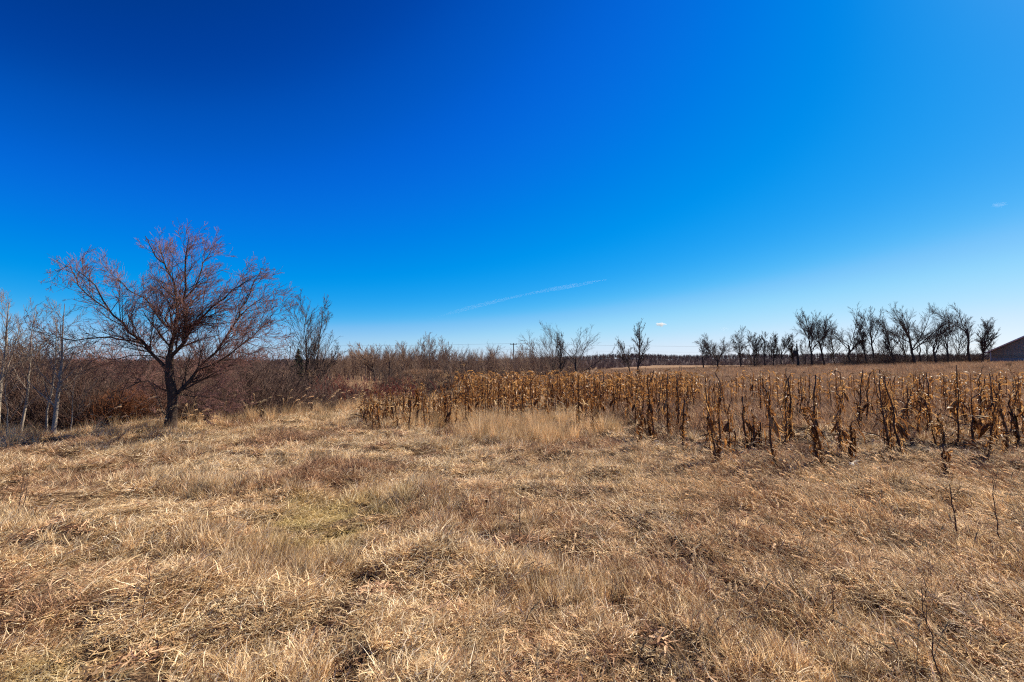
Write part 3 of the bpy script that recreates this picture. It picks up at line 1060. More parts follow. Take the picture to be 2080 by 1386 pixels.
MIDL = [(742, 708, 118, 'vase', 0, 'bare spreading tree left of the dark crooked tree beyond the hollow'),
        (763, 702, 110, 'oak', -12, 'dark crooked bare tree with a bent trunk beyond the hollow'),
        (790, 702, 115, 'vase', 4, 'reddish brown bare tree right of the dark crooked tree'),
        (820, 700, 120, 'leader', 0, 'pointed bare tree above the left end of the tan knoll'),
        (856, 696, 150, 'leader', 0, 'thin bare tree at the left of the tall group above the tan knoll'),
        (879, 684, 150, 'leader', 0, 'tallest thin bare tree above the tan knoll'),
        (899, 690, 150, 'leader', 2, 'thin bare tree just right of the tallest one above the knoll'),
        (913, 701, 150, 'leader', 3, 'shortest thin bare tree at the right of the group above the knoll'),
        (708, 715, 125, 'vase', 0, 'low bare tree at the left end of the distant wood'),
        (985, 706, 170, 'vase', 0, 'bushy bare tree left of the utility pole'),
        (1010, 708, 165, 'vase', 0, 'bare tree close on the left of the utility pole'),
        (1066, 702, 165, 'vase', 0, 'loose bare tree just right of the utility pole'),
        (1085, 700, 160, 'leader', 0, 'thin bare tree between the utility pole and the oval tree')]
for q, (px, py, Y, fm, ln, lab) in enumerate(MIDL):
    tree_px('bare_tree', lab, px, py, Y, fm, 120 + q, ln, mats=(DARKBARK if q in (1, 2) else PALETWIG, WOODTWIG), rmin=.032, tr=.2 if q != 1 else .3, dens=1.1)

CSEED = (161, 141, 156, 143, 144)
CEN = [(1121, 671, 75, 'oak', 0, .95, 'oval bare tree of many thin stems, left of the broad crowned tree'),
       (1136, 683, 52, 'leader', 4, .7, 'slim dark bare tree with a rusty top between the oval and the broad tree'),
       (1171, 664, 70, 'oak', 0, 1.35, 'broad rounded bare tree, widest of the trees at the centre'),
       (1293, 662, 60, 'leader', 2, .8, 'lone narrow bare tree standing up from the corn right of centre'),
       (1282, 694, 64, 'leader', -26, .7, 'thin bare tree leaning left against the lone narrow tree')]
for q, (px, py, Y, fm, ln, sp, lab) in enumerate(CEN):
    tree_px('bare_tree', lab, px, py, Y, fm, CSEED[q], ln, spread=sp, rmin=.017, tr=.2 if q == 2 else .12 if q < 4 else .08, dens=1.1)

RGT = [(1431, 692, 88, 'vase', -9, 1.0, 'small dark bare tree leaning left at the left end of the right hand row'),
       (1458, 685, 90, 'oak', -6, 1.25, 'wide dome shaped bare tree, second from the left in the right hand row'),
       (1506, 671, 92, 'vase', -10, .95, 'tall bare tree next right of the wide dome shaped tree'),
       (1534, 680, 95, 'leader', -6, .9, 'narrow bare tree left of the forked tree in the right hand row'),
       (1554, 680, 95, 'vase', -2, .9, 'bare tree forking low into a V in the right hand row'),
       (1572, 683, 97, 'leader', -3, .85, 'thin bare tree right of the low forked V tree'),
       (1588, 683, 98, 'vase', -3, .85, 'bare tree left of the gap in the right hand row'),
       (1613, 692, 97, 'leader', -12, .8, 'low bare tree leaning left beside the dead trunk'),
       (1650, 643, 92, 'oak', -8, .8, 'tall bare tree just right of the dead trunk'),
       (1675, 641, 92, 'vase', -16, .75, 'tall bare tree with a trunk curving left, next to the one by the dead trunk'),
       (1724, 632, 92, 'vase', -14, 1.0, 'tall bare tree with pale forked trunk and open crown in the right hand row'),
       (1762, 655, 90, 'leader', -24, .7, 'slim bare tree strongly leaning left with few branches'),
       (1781, 632, 90, 'vase', -16, .8, 'tall narrow bare tree leaning left before the dense clump'),
       (1818, 654, 88, 'leader', -26, .75, 'bare tree leaning left at the left side of the dense clump'),
       (1856, 634, 88, 'oak', -32, 1.0, 'large bare tree with thick trunk slanting left and a dense fan crown'),
       (1872, 665, 90, 'vase', -10, .8, 'smaller bare tree behind the thick slanting trunk'),
       (1901, 637, 88, 'oak', -10, .9, 'dense rounded bare tree in the middle of the right clump'),
       (1928, 640, 87, 'vase', -6, .85, 'straight trunked bare tree left of the tallest tree by the building'),
       (1972, 623, 86, 'vase', -6, 1.0, 'tallest bare tree of the row, nearly beside the building'),
       (1994, 655, 86, 'leader', 12, .9, 'bare tree with arching right hand branches closest to the building')]
for q, (px, py, Y, fm, ln, sp, lab) in enumerate(RGT):
    tree_px('bare_tree', lab, px, py, Y, fm, 160 + q, ln * .7, spread=sp * .95, rmin=.0225, tr=(.2, .27, .22, .15, .2, .13, .18, .12, .27, .27, .3, .17, .23, .2, .34, .2, .28, .27, .3, .23)[q] * .76, dens=1.3, group='bare trees in a row along the right hand field')
GAPS = [(1632, 690, 98, 'vase', 2, 'small bare tree just behind the dead trunk, lower than its neighbours'),
        (1698, 672, 99, 'leader', -8, 'thin low bare tree in the gap left of the pale forked tree'),
        (1745, 676, 99, 'vase', -6, 'low bare tree in the gap right of the pale forked tree'),
        (1800, 668, 98, 'vase', -10, 'half hidden bare tree behind the left leaning trees'),
        (1838, 660, 97, 'leader', -6, 'narrow bare tree behind the left of the thick slanting trunk'),
        (1886, 652, 97, 'vase', -4, 'bare tree behind, between the thick slanting and the dense rounded tree'),
        (1948, 655, 96, 'leader', -4, 'narrow bare tree behind, left of the tallest tree of the row'),
        (2012, 690, 95, 'vase', 6, 'low bare tree whose twigs reach the eave of the building')]
for q, (px, py, Y, fm, ln, lab) in enumerate(GAPS):
    tree_px('bare_tree', lab, px, py, Y, fm, 190 + q, ln, rmin=.023, tr=.13, dens=1.0, group='bare trees in a row along the right hand field')
# brushy undergrowth between those trunks
rng = np.random.default_rng(15)
n = 110
px = np.concatenate([rng.uniform(1640, 2000, n), rng.uniform(1410, 1640, 50)])
Y = np.concatenate([rng.uniform(86, 98, n), rng.uniform(96, 104, 50)])
x = (px - 1040) / F * Y
s = rng.uniform(.2, .75, len(x)) + .9 * (rng.random(len(x)) < .10)
s[n:] *= .6
scatter('undergrowth', np.stack([x, Y, H(x, Y)], -1), np.stack([0 * x, 0 * x, rng.random(len(x)) * 6.28], -1), np.stack([s * 1.2, s * 1.2, s], -1), BRUSH_P[2:6], rng.integers(0, 4, len(x)))

# dead trunk with a dark box hung on it
v = W(1621, 760, 90)
dz = h(v.x, 90)
snag = empty('dead_trunk', (v.x, 90, dz))
tag(snag, 'straight dead trunk with a broken top and no crown in the right hand row', 'dead tree')
st = W(1620, 698, 90).z - dz
P = line([(0.1, 0, -.2), (.05, 0, st * .3), (-.05, 0, st * .7), (-.1, 0, st)], 9)
link('trunk', tubes(P[None], np.linspace(.26, .09, 9)[None], 8).mesh('trunk', True), snag, DARKBARK)
B, Br = spawn(P[None], np.full((1, 9), .1), 5, np.random.default_rng(3), .35, .95, (40, 70), .22, .2, 5, .05, .1, rk=.5, rmin=.02)
for q in range(5):
    link('broken_branch', tubes(B[q:q + 1], Br[q:q + 1], 4).mesh('broken_branch', True), snag, DARKBARK)
bx = W(1616, 718, 89.7)
acc = Acc()
box(acc, (-.32, -.22, -.55), (.32, .22, .5))
nb = empty('nest_box', (bx.x - .05, 89.62, bx.z))
tag(nb, 'dark box fixed on the left side of the dead trunk', 'box')
link('case', acc.mesh('case'), nb, DARKBARK)
acc = Acc(); box(acc, (-.40, -.32, .503), (.40, .3, .58)); link('lid', acc.mesh('lid'), nb, DARKBARK)


# ---- far wood on the ridge and hedgerow wood in the middle distance
def far_tree(seed, tr=.09, r1=.07, r2=.06, n1=18, n2=10):
    rng = np.random.default_rng(seed)
    P = line([(0, 0, -1), (rng.normal(0, .3), 0, 3), (rng.normal(0, .5), 0, 6), (rng.normal(0, .6), 0, 9)], 6)
    acc = tubes(P[None], np.linspace(tr, tr * .4, 6)[None], 4)
    B, Br = spawn(P[None], np.linspace(tr, tr * .4, 6)[None], n1, rng, .12, 1, (20, 55), .46, .45, 5, .06, .08, rk=.6, rmin=r1)
    tubes(B, Br, 3, None, acc)
    C, Cr = spawn(B, Br, n2, rng, .12, 1, (20, 55), .5, .4, 3, .06, .1, rk=.7, rmin=r2)
    tubes(C, Cr, 3, None, acc)
    return proto('distant_tree', acc.mesh('distant_tree'), FARWOOD)


FAR_P = [far_tree(200 + k) for k in range(6)]
rng = np.random.default_rng(16)
x, y = rng.uniform(-900, 1050, 21000), rng.uniform(368, 640, 21000)
s = rng.uniform(.35, .62, len(x))
scatter('far_wood', np.stack([x, y, ridge(x, y)], -1), np.stack([0 * x, 0 * x, rng.random(len(x)) * 6.28], -1), np.stack([s, s, s], -1), FAR_P, rng.integers(0, 6, len(x)))
WOOD_P = []
for k in range(6):
    o = far_tree(220 + k, .12, .03, .022, 16, 10)
    o.name = 'wood_tree'
    o.data.materials.clear()
    o.data.materials.append([WOODTWIG, GREYTWIG, WOODTWIG, WOODTWIG, PALETWIG, GREYTWIG][k])
    WOOD_P.append(o)
x, y = rng.uniform(-75, 22, 700), rng.uniform(112, 185, 700)
px = 1040 + F * x / y
ok = (px > 640) & (px < 1200)
x, y, px = x[ok], y[ok], px[ok]
tz = EYE + (735 - (np.interp(px, [640, 720, 820, 930, 1000, 1100, 1200], [740, 729, 722, 728, 732, 734, 742]) + rng.normal(0, 8, len(x)) - 16 * (rng.random(len(x)) < .07))) / F * y
s = np.clip((tz - H(x, y)) / 9, .15, .8)
scatter('middle_wood', np.stack([x, y, H(x, y)], -1), np.stack([0 * x, 0 * x, rng.random(len(x)) * 6.28], -1), np.stack([s * .9, s * .9, s], -1),
        WOOD_P, rng.integers(0, 6, len(x)))

# ------------------------------------------------------------------ utility pole and wires
POLE_M = bark_mat('pole_wood', (.05, .035, .028), (.10, .075, .06), 6)
METAL, t_, o_ = new_mat('dull_metal'); finish(t_, o_, (.12, .12, .13), 0, .5, .4)
pole_tops = []
for q, (px, py, Y, lab) in enumerate([(1043, 697, 165, 'wooden utility pole with a crossarm above the wood left of centre')]):
    v = W(px, py, Y)
    z = h(v.x, Y)
    root = empty('utility_pole', (v.x, Y, z - .2))
    tag(root, lab, 'utility pole')
    hp = v.z - z + .2
    link('pole', tubes(np.array([[[0, 0, 0], [0, 0, hp * .5], [0, 0, hp]]]), np.array([[.2, .17, .14]]), 8).mesh('pole', True), root, POLE_M)
    acc = Acc(); box(acc, (-1.2, -.2, hp - .55), (1.2, -.1, hp - .35)); link('crossarm', acc.mesh('crossarm'), root, POLE_M)
    for dx in (-1.05, 0.0, 1.05):
        acc = tubes(np.array([[[dx, -.15, hp - .35], [dx, -.15, hp - .2], [dx, -.15, hp - .05]]]), np.array([[.05, .08, .03]]), 6)
        link('insulator', acc.mesh('insulator', True), root, METAL)
# the line runs on to the right behind the row of trees and off to the left
p0 = W(1043, 698, 165)
for lab, dy, r, dz0 in (('upper dark power line crossing the sky low at the centre right', -.15, .021, 0.),
                    ('lower faint power line under the upper one at the centre right', -.45, .012, -2.0)):
    a = np.array((p0.x, p0.y + dy, p0.z + dz0))
    b = np.array((165.0, 165.0, p0.z + dz0 - .2))
    c = np.array((-165.0, 165.0, p0.z + dz0 + .3))
    pts = []
    for q0, q1 in ((c, a), (a, b)):
        for f in np.linspace(0, 1, 14)[:-1]:
            pts.append(q0 + (q1 - q0) * f - np.array((0, 0, 4 * 1.0 * f * (1 - f))))
    pts.append(b)
    tag(link('power_line', tubes(np.array(pts)[None], np.full((1, len(pts)), r), 4).mesh('power_line'), None, METAL), lab, 'power line')

# ------------------------------------------------------------------ building at the right edge
m_s, t, o_ = new_mat('lap_siding')
pos = t.nodes.new('ShaderNodeTexCoord').outputs['Object']
finish(t, o_, ramp(t, noise(t, 2.5, 4, pos), [(.3, (.38, .285, .23)), (.7, (.48, .365, .30))]), 0, .7, .2)
m_b, t, o_ = new_mat('skirt_board')
pos = t.nodes.new('ShaderNodeTexCoord').outputs['Object']
finish(t, o_, ramp(t, noise(t, 3, 4, pos), [(.3, (.46, .325, .285)), (.7, (.56, .40, .355))]), 0, .8, .2)
m_t, t, o_ = new_mat('white_trim'); finish(t, o_, (.78, .56, .55), 0, .5, .3)
m_r, t, o_ = new_mat('roof_shingle')
pos = t.nodes.new('ShaderNodeTexCoord').outputs['Object']
finish(t, o_, ramp(t, noise(t, 8, 4, pos), [(.3, (.10, .08, .075)), (.7, (.19, .15, .14))]), 0, .85, .1)
BY = 88.0
SLP = .58
c0 = W(2014, 741, BY)
bz = h(c0.x + 4, BY) - .35
bld = empty('building', (c0.x, BY, bz), R(-50))
tag(bld, 'low gabled building with grey brown lap siding and white roof edge at the right edge', 'building')
EH, HW, DP = W(2014, 714, BY).z - bz, 7.0, 14.0
PH = EH + HW * SLP
SK = EH * .55
acc = Acc()                                    # skirt
box(acc, (0, 0, 0), (2 * HW, .12, SK))
link('skirt_wall', acc.mesh('skirt_wall'), bld, m_b)
acc = Acc(); box(acc, (.15, .15, 0), (2 * HW - .15, DP, EH - .1)); link('side_wall', acc.mesh('side_wall'), bld, m_s)
nc = 0
zc = SK
while zc < PH - .1:                            # each lap board
    z1 = min(zc + .2, PH - .04)
    xi = max(0., (zc - EH) / SLP + .05)
    xj = max(0., (z1 - EH) / SLP + .05)
    V = [(xi, -.035, zc), (2 * HW - xi, -.035, zc), (2 * HW - xj, -.005, z1), (xj, -.005, z1),
         (xi, .11, zc), (2 * HW - xi, .11, zc), (2 * HW - xj, .11, z1), (xj, .11, z1)]
    acc = Acc(); acc.add(V, [(0, 1, 2, 3), (7, 6, 5, 4), (0, 4, 5, 1), (3, 2, 6, 7), (0, 3, 7, 4), (1, 5, 6, 2)])
    link('siding_board', acc.mesh('siding_board'), bld, m_s)
    zc = z1 + .002
acc = Acc(); box(acc, (-.14, -.06, 0), (-.002, .14, EH - .02)); link('corner_trim', acc.mesh('corner_trim'), bld, m_t)
acc = Acc(); box(acc, (2 * HW + .002, -.06, 0), (2 * HW + .14, .14, EH - .02)); link('corner_trim', acc.mesh('corner_trim'), bld, m_t)
OV = .75
for sgn in (0, 1):
    def mx(x_):
        return x_ if sgn == 0 else 2 * HW - x_
    e_, k_ = (-OV, EH - OV * SLP + .06), (HW, PH + .06)
    V = [(mx(e_[0]), -.45, e_[1]), (mx(k_[0]), -.45, k_[1]), (mx(k_[0]), DP, k_[1]), (mx(e_[0]), DP, e_[1]),
         (mx(e_[0]), -.45, e_[1] + .14), (mx(k_[0]), -.45, k_[1] + .14), (mx(k_[0]), DP, k_[1] + .14), (mx(e_[0]), DP, e_[1] + .14)]
    acc = Acc(); acc.add(V, [(0, 3, 2, 1), (4, 5, 6, 7), (0, 1, 5, 4), (1, 2, 6, 5), (2, 3, 7, 6), (3, 0, 4, 7)])
    link('roof', acc.mesh('roof'), bld, m_r)
    V = [(mx(e_[0] - .03), -.50, e_[1] - .10), (mx(k_[0]), -.50, k_[1] - .10), (mx(k_[0]), -.455, k_[1] - .10), (mx(e_[0] - .03), -.455, e_[1] - .10),
         (mx(e_[0] - .03), -.50, e_[1] + .16), (mx(k_[0]), -.50, k_[1] + .16), (mx(k_[0]), -.455, k_[1] + .16), (mx(e_[0] - .03), -.455, e_[1] + .16)]
    acc = Acc(); acc.add(V, [(0, 3, 2, 1), (4, 5, 6, 7), (0, 1, 5, 4), (1, 2, 6, 5), (2, 3, 7, 6), (3, 0, 4, 7)])
    link('fascia', acc.mesh('fascia'), bld, m_t)


# ------------------------------------------------------------------ corn
def stalk_mesh(seed):
    rng = np.random.default_rng(seed)
    K = 12
    s = np.linspace(0, 1, K)
    P = np.stack([np.cumsum(rng.normal(0, .008, K)) , np.cumsum(rng.normal(0, .008, K)), -.05 + 1.05 * s], -1)
    P[0, :2] = 0
    P[-2:, 0] += rng.normal(0, .04); P[-1, 0] += rng.normal(0, .04)
    r = (.0135 - .0085 * s) * (1 + .25 * (np.arange(K) % 2))
    acc = tubes(P[None], r[None], 6, .3)
    # torn sheaths clasping the stem and ragged shreds standing off it
    n = 34
    f = rng.uniform(.02, .86, n) * (K - 1)
    i = np.clip(f.astype(int), 0, K - 2); u = (f - i)[:, None]
    p0 = P[i] * (1 - u) + P[i + 1] * u
    a = rng.random(n) * 6.283
    up = rng.random(n) < .4
    el = np.where(up, rng.uniform(.7, 1.5, n), rng.uniform(-.2, 1.2, n))
    L = rng.uniform(.05, .17, n)
    Q = np.empty((n, 5, 3)); Q[:, 0] = p0 + .006 * np.stack([np.cos(a), np.sin(a), 0 * a], -1)
    for k in range(1, 5):
        d = np.stack([np.cos(el) * np.cos(a), np.cos(el) * np.sin(a), np.sin(el)], -1)
        Q[:, k] = Q[:, k - 1] + d * (L / 4)[:, None]
        el = np.where(up, el + rng.normal(0, .25, n), el - rng.uniform(.2, .9, n))
        a = a + rng.normal(0, .5, n)
    side = norm(np.cross(Q[:, 4] - Q[:, 0], np.stack([np.cos(a), np.sin(a), .3 + 0 * a], -1)))
    sh = ribbons(Q, rng.uniform(.5, 1.1, n)[:, None] * np.array([.011, .014, .012, .009, .002]) * rng.uniform(.5, 1.25, (n, 5)), side, rng.random(n))
    return acc.mesh('stalk', True), P, sh.mesh('sheath', True)


def leaf_mesh(seed, kind):
    """kind: hang (folded down the stem), blow (streams out in the wind), curl (short and twisted). root at 0, going out along +X"""
    rng = np.random.default_rng(seed)
    K = 10
    L = {'hang': rng.uniform(.26, .55), 'blow': rng.uniform(.42, .75), 'curl': rng.uniform(.18, .34)}[kind]
    tight = seed % 4 == 0
    el = {'hang': R(rng.uniform(62, 84) if tight else rng.uniform(35, 70)), 'blow': R(rng.uniform(5, 50)), 'curl': R(rng.uniform(0, 75))}[kind]
    az = 0.
    p = np.zeros(3); P = [p]
    for k in range(1, K):
        d = np.array([math.cos(el) * math.cos(az), math.cos(el) * math.sin(az), math.sin(el)])
        p = p + d * L / (K - 1)
        P.append(p)
        if kind == 'hang':
            el = max(el - (R(74 if tight else 58) if k in ((1, 2) if tight else (2, 3)) else R(rng.uniform(2, 22))), R(-92))
        elif kind == 'blow':
            el = el - R(rng.uniform(-8, 22)); az += rng.normal(0, .18)
        else:
            el = el - R(rng.uniform(5, 48)); az += rng.normal(0, .4)
    P = np.array(P)
    T = np.gradient(P, axis=0); T = norm(T)
    tw = np.cumsum(rng.normal(0, .28, K)) + rng.normal(0, .3)
    s0 = norm(np.cross(T, np.array([0.02, .05, 1.]) + 0 * T)); u0 = np.cross(s0, T)
    side = np.cos(tw)[:, None] * s0 + np.sin(tw)[:, None] * u0
    upv = norm(np.cross(side, T))
    f = np.linspace(0, 1, K)
    wd = rng.uniform(.011, .024) * np.clip(1.3 * (f + .25) ** .4 * (1 - f ** 2.2), .04, None) * rng.uniform(.45, 1.2, K)
    fold = rng.uniform(.25, .9)
    V = np.stack([P - wd[:, None] * side + (wd * fold)[:, None] * upv, P, P + wd[:, None] * side + (wd * fold)[:, None] * upv], 1)
    b = np.arange(K - 1) * 3
    Fq = np.concatenate([np.stack([b, b + 1, b + 4, b + 3], -1), np.stack([b + 1, b + 2, b + 5, b + 4], -1)])
    return np_mesh('leaf', V.reshape(-1, 3), Fq, None, True)


def ear_mesh(seed):
    rng = np.random.default_rng(seed)
    s = np.linspace(0, 1, 8)
    P = np.stack([.015 + .10 * s, 0 * s, .02 - .17 * s ** 1.3], -1)
    r = .027 * np.sin(np.pi * np.clip(s * .9 + .1, 0, 1)) ** .6 + .002
    acc = tubes(P[None], r[None], 7, .4)
    n = 7
    a = rng.random(n) * 6.283
    Q = np.empty((n, 5, 3))
    side = np.empty((n, 3))
    for j in range(n):
        o = np.array([0, math.cos(a[j]), math.sin(a[j])])
        for k in range(5):
            Q[j, k] = P[min(k * 2, 7)] + o * (.026 + .004 * k * k * rng.uniform(.2, 1.2)) + np.array([.0, 0, -.02]) * (k == 4)
        side[j] = norm(np.cross(o, P[-1] - P[0]))
    ribbons(Q, np.tile([.012, .022, .022, .016, .004], (n, 1)), side, rng.random(n), acc)
    return acc.mesh('ear', True)


def tassel_mesh(seed):
    rng = np.random.default_rng(seed)
    n = 7
    P = np.zeros((n, 6, 3))
    az = rng.normal(.3, 1.2, n); el = np.radians(rng.uniform(35, 85, n)); L = rng.uniform(.12, .26, n)
    for k in range(1, 6):
        d = np.stack([np.cos(el) * np.cos(az), np.cos(el) * np.sin(az), np.sin(el)], -1)
        P[:, k] = P[:, k - 1] + d * (L / 5)[:, None]
        el = el - rng.uniform(.05, .4, n)
    return tubes(P, np.tile([.002, .0035, .004, .004, .003, .001], (n, 1)), 4, rng.random(n)).mesh('tassel', True)


STALKS = [stalk_mesh(300 + k) for k in range(10)]
for m_, _, sh_ in STALKS:
    m_.materials.append(CORNSTALK)
    sh_.materials.append(CORNLEAF)
LEAVES = {k: [leaf_mesh(320 + 20 * i + q, k) for q in range(n)] for i, (k, n) in enumerate((('hang', 12), ('blow', 12), ('curl', 10)))}
PALEL = {k: [m_.copy() for m_ in v[:4]] for k, v in LEAVES.items()}
DARKL = {k: [m_.copy() for m_ in v[:8]] for k, v in LEAVES.items()}
for v in DARKL.values():
    for m_ in v:
        m_.materials.append(CORNDARK)
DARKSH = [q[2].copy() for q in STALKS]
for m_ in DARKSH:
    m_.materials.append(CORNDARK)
for v in LEAVES.values():
    for m_ in v:
        m_.materials.append(CORNLEAF)
for v in PALEL.values():
    for m_ in v:
        m_.materials.append(CORNPALE)
EARS = [ear_mesh(380 + k) for k in range(4)]
TASS = [tassel_mesh(390 + k) for k in range(5)]
for m_ in EARS:
    m_.materials.append(CORNLEAF)
for m_ in TASS:
    m_.materials.append(CORNPALE)
crng = random.Random(4)
WIND = R(200)        # leaves on the exposed right hand stalks stream to the left


def corn(x, y, ht, label, group, nl=8, blow=.3, pale=.12, ear=.35, tassel=.3, tilt=None, wraps=1):
    nl = int(nl * 1.3 + .5)
    root = empty('corn_stalk', (x, y, h(x, y)), crng.random() * 6.283)
    k_ = .22 if crng.random() < .12 else .05
    ta, tb = (crng.gauss(0, k_), crng.gauss(0, k_)) if tilt is None else tilt
    root.rotation_euler = (ta, tb, root.rotation_euler.z)
    tag(root, label, 'corn stalk', group)
    sm, P, shm = crng.choice(STALKS)
    thick = crng.uniform(.9, 1.35) * (1.25 if wraps > 1 else 1)
    o = bpy.data.objects.new('stalk', sm)
    COL.objects.link(o); o.parent = root; o.scale = (thick, thick, ht)
    for q in range(wraps):
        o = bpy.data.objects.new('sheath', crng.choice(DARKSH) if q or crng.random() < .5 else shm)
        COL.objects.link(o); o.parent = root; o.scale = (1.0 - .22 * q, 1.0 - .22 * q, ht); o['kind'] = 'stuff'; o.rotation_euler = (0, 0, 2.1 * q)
    for q in range(nl):
        f = .06 + .74 * (q + crng.random()) / nl
        i = f * 11
        p = P[min(int(i), 11)]
        r_ = crng.random()
        kind = 'blow' if r_ < blow * .8 else 'hang' if r_ < blow + (1 - blow) * .55 else 'curl'
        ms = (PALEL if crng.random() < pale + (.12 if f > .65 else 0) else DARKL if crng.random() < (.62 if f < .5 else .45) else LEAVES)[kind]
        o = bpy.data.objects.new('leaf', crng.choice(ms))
        COL.objects.link(o); o.parent = root
        o.location = (p[0], p[1], p[2] * ht)
        az = (WIND + crng.gauss(0, .75) - root.rotation_euler.z) if kind == 'blow' else crng.random() * 6.283
        s = crng.uniform(.6, 1.15) * (1.0 if f < .7 else .7)
        if kind == 'hang':
            s = min(s, (p[2] * ht + .12) / .5) if p[2] * ht < .45 else s
        o.rotation_euler = (crng.gauss(0, .15), crng.gauss(0, .15), az)
        o.scale = (s, s, s)
    if wraps > 1:                                # old leaves folded tight down the nearest stalks
        for q in range(wraps * 3):
            f = crng.uniform(.14, .86)
            p = P[int(f * 11)]
            o = bpy.data.objects.new('leaf', (DARKL if crng.random() < .7 else LEAVES)['hang'][crng.choice((0, 4))])
            COL.objects.link(o); o.parent = root
            o.location = (p[0], p[1], p[2] * ht)
            o.rotation_euler = (crng.gauss(0, .1), crng.gauss(0, .1), crng.random() * 6.283)
            s = crng.uniform(.5, 1.0); s = min(s, (p[2] * ht + .1) / .5)
            o.scale = (s, s, s)
    if crng.random() < ear:
        p = P[6]
        o = bpy.data.objects.new('ear', crng.choice(EARS)); COL.objects.link(o); o.parent = root
        o.location = (p[0], p[1], ht * crng.uniform(.38, .6)); o.rotation_euler = (0, 0, crng.random() * 6.283)
        s = crng.uniform(.9, 1.3); o.scale = (s, s, s)
    if crng.random() < tassel:
        p = P[-1]
        o = bpy.data.objects.new('tassel', crng.choice(TASS)); COL.objects.link(o); o.parent = root
        o.location = (p[0], p[1], p[2] * ht); o.rotation_euler = (0, 0, crng.random() * 6.283)
    return root


def corn_px(px, pyb, pyt, label, **kw):
    Y = EYE * F / (pyb - 735)
    for _ in range(6):
        v = W(px, pyb, Y)
        Y = (EYE - h(v.x, Y)) * F / (pyb - 735)
    v = W(px, pyb, Y)
    t = W(px, pyt, Y)
    return corn(v.x, Y, max(.3, t.z - h(v.x, Y)), label, kw.pop('group', None), **kw)


FRONT = [  # px, base, top, leaves, blow, label
    (1452, 944, 768, 13, .15, 'nearest tall corn stalk at the centre right with a sleeve of ragged leaves'),
    (1459, 941, 757, 12, .15, 'tall thin corn stalk pressed against the nearest tall leafy one'),
    (1484, 931, 812, 6, .1, 'short bare corn stalk just right of the nearest tall pair'),
    (1391, 921, 812, 5, .0, 'lone short corn stalk with a drooping top left of the nearest tall pair'),
    (1296, 906, 782, 12, .1, 'shaggy dark corn stalk at the front corner of the left block'),
    (1302, 897, 806, 9, .1, 'shorter corn stalk leaning on the shaggy front corner stalk'),
    (1319, 890, 752, 10, .1, 'tall straight corn stalk right behind the front corner stalk'),
    (1327, 884, 762, 9, .1, 'corn stalk paired on the right of the tall straight one near the front corner'),
    (1521, 914, 806, 9, .15, 'dark corn stalk at the left of a low bristly clump'),
    (1530, 908, 832, 9, .3, 'stubby corn stalk in the low bristly clump'),
    (1541, 910, 845, 7, .3, 'broken stub of corn at the right of the low bristly clump'),
    (1578, 940, 768, 10, .15, 'slightly bent thin corn stalk with a ragged foot right of the bristly clump'),
    (1596, 903, 760, 11, .1, 'leafy corn stalk at the left of a tight trio'),
    (1603, 897, 748, 11, .1, 'tallest corn stalk in the middle of a tight trio'),
    (1609, 893, 764, 11, .1, 'dark corn stalk at the right of a tight trio'),
    (1662, 938, 760, 14, .35, 'tall leafy corn stalk whose orange leaves stream left, near the pale scrap'),
    (1670, 934, 790, 11, .15, 'thick dark corn stalk close behind the leafy one near the pale scrap'),
    (1703, 925, 784, 9, .3, 'thin corn stalk with an orange tuft half way up, left of the short stump'),
    (1713, 918, 830, 7, .4, 'short corn stalk beside the thin one with the orange tuft'),
    (1731, 943, 848, 9, .1, 'short corn stump with long leaves trailing to the ground'),
    (1748, 872, 752, 9, .15, 'tall dark corn stalk left of the wind blown group'),
    (1762, 868, 755, 10, .2, 'leafy corn stalk next to the tall dark one left of the wind blown group'),
    (1806, 914, 752, 14, .55, 'bushy corn stalk with big orange leaves blown to the left'),
    (1814, 908, 770, 12, .45, 'corn stalk standing tight behind the bushy wind blown one'),
    (1834, 941, 764, 11, .2, 'tall dark straight corn stalk with few leaves in front of the wind blown group'),
    (1866, 893, 760, 12, .4, 'corn stalk with a curled orange bunch at mid height'),
    (1884, 880, 757, 10, .25, 'dark upright corn stalk behind the curled orange bunch'),
    (1903, 900, 772, 10, .4, 'corn stalk left of the tallest feathery stalk'),
    (1915, 905, 830, 9, .4, 'short leafy corn stalk in front of the tallest feathery stalk'),
    (1925, 963, 905, 4, .1, 'low broken corn stub in front at the right'),
    (1947, 897, 742, 16, .75, 'tallest feathery corn stalk with many small leaves streaming sideways'),
    (1980, 905, 800, 10, .5, 'corn stalk right of the feathery stalk with a rusty leaf bundle at its foot'),
    (1992, 890, 770, 10, .3, 'leafy corn stalk left of the dark pair near the right edge'),
    (2004, 935, 790, 10, .2, 'bent corn stalk leaning over with a drooping head near the right edge'),
    (2018, 903, 765, 10, .15, 'dark bare topped corn stalk near the right edge'),
    (2026, 898, 758, 9, .1, 'dark corn stalk paired with the bare topped one near the right edge'),
    (2043, 928, 775, 11, .3, 'thick dark corn stalk in front at the right edge'),
    (2066, 912, 800, 15, .7, 'spreading corn stalk with a wide fan of orange leaves at the right edge'),
    (2085, 905, 780, 13, .6, 'corn stalk cut off by the right edge of the picture'),
    (1175, 878, 762, 10, .1, 'front corn stalk at the right end of the tall pale grass'),
    (1206, 880, 770, 11, .1, 'dark corn stalk just right of the tall pale grass'),
    (1214, 876, 758, 10, .1, 'corn stalk paired beside the dark one right of the tall pale grass'),
    (1360, 880, 760, 11, .1, 'dark leafy corn stalk left of the lone short stalk'),
    (1378, 876, 765, 10, .1, 'corn stalk directly behind the lone short stalk')]
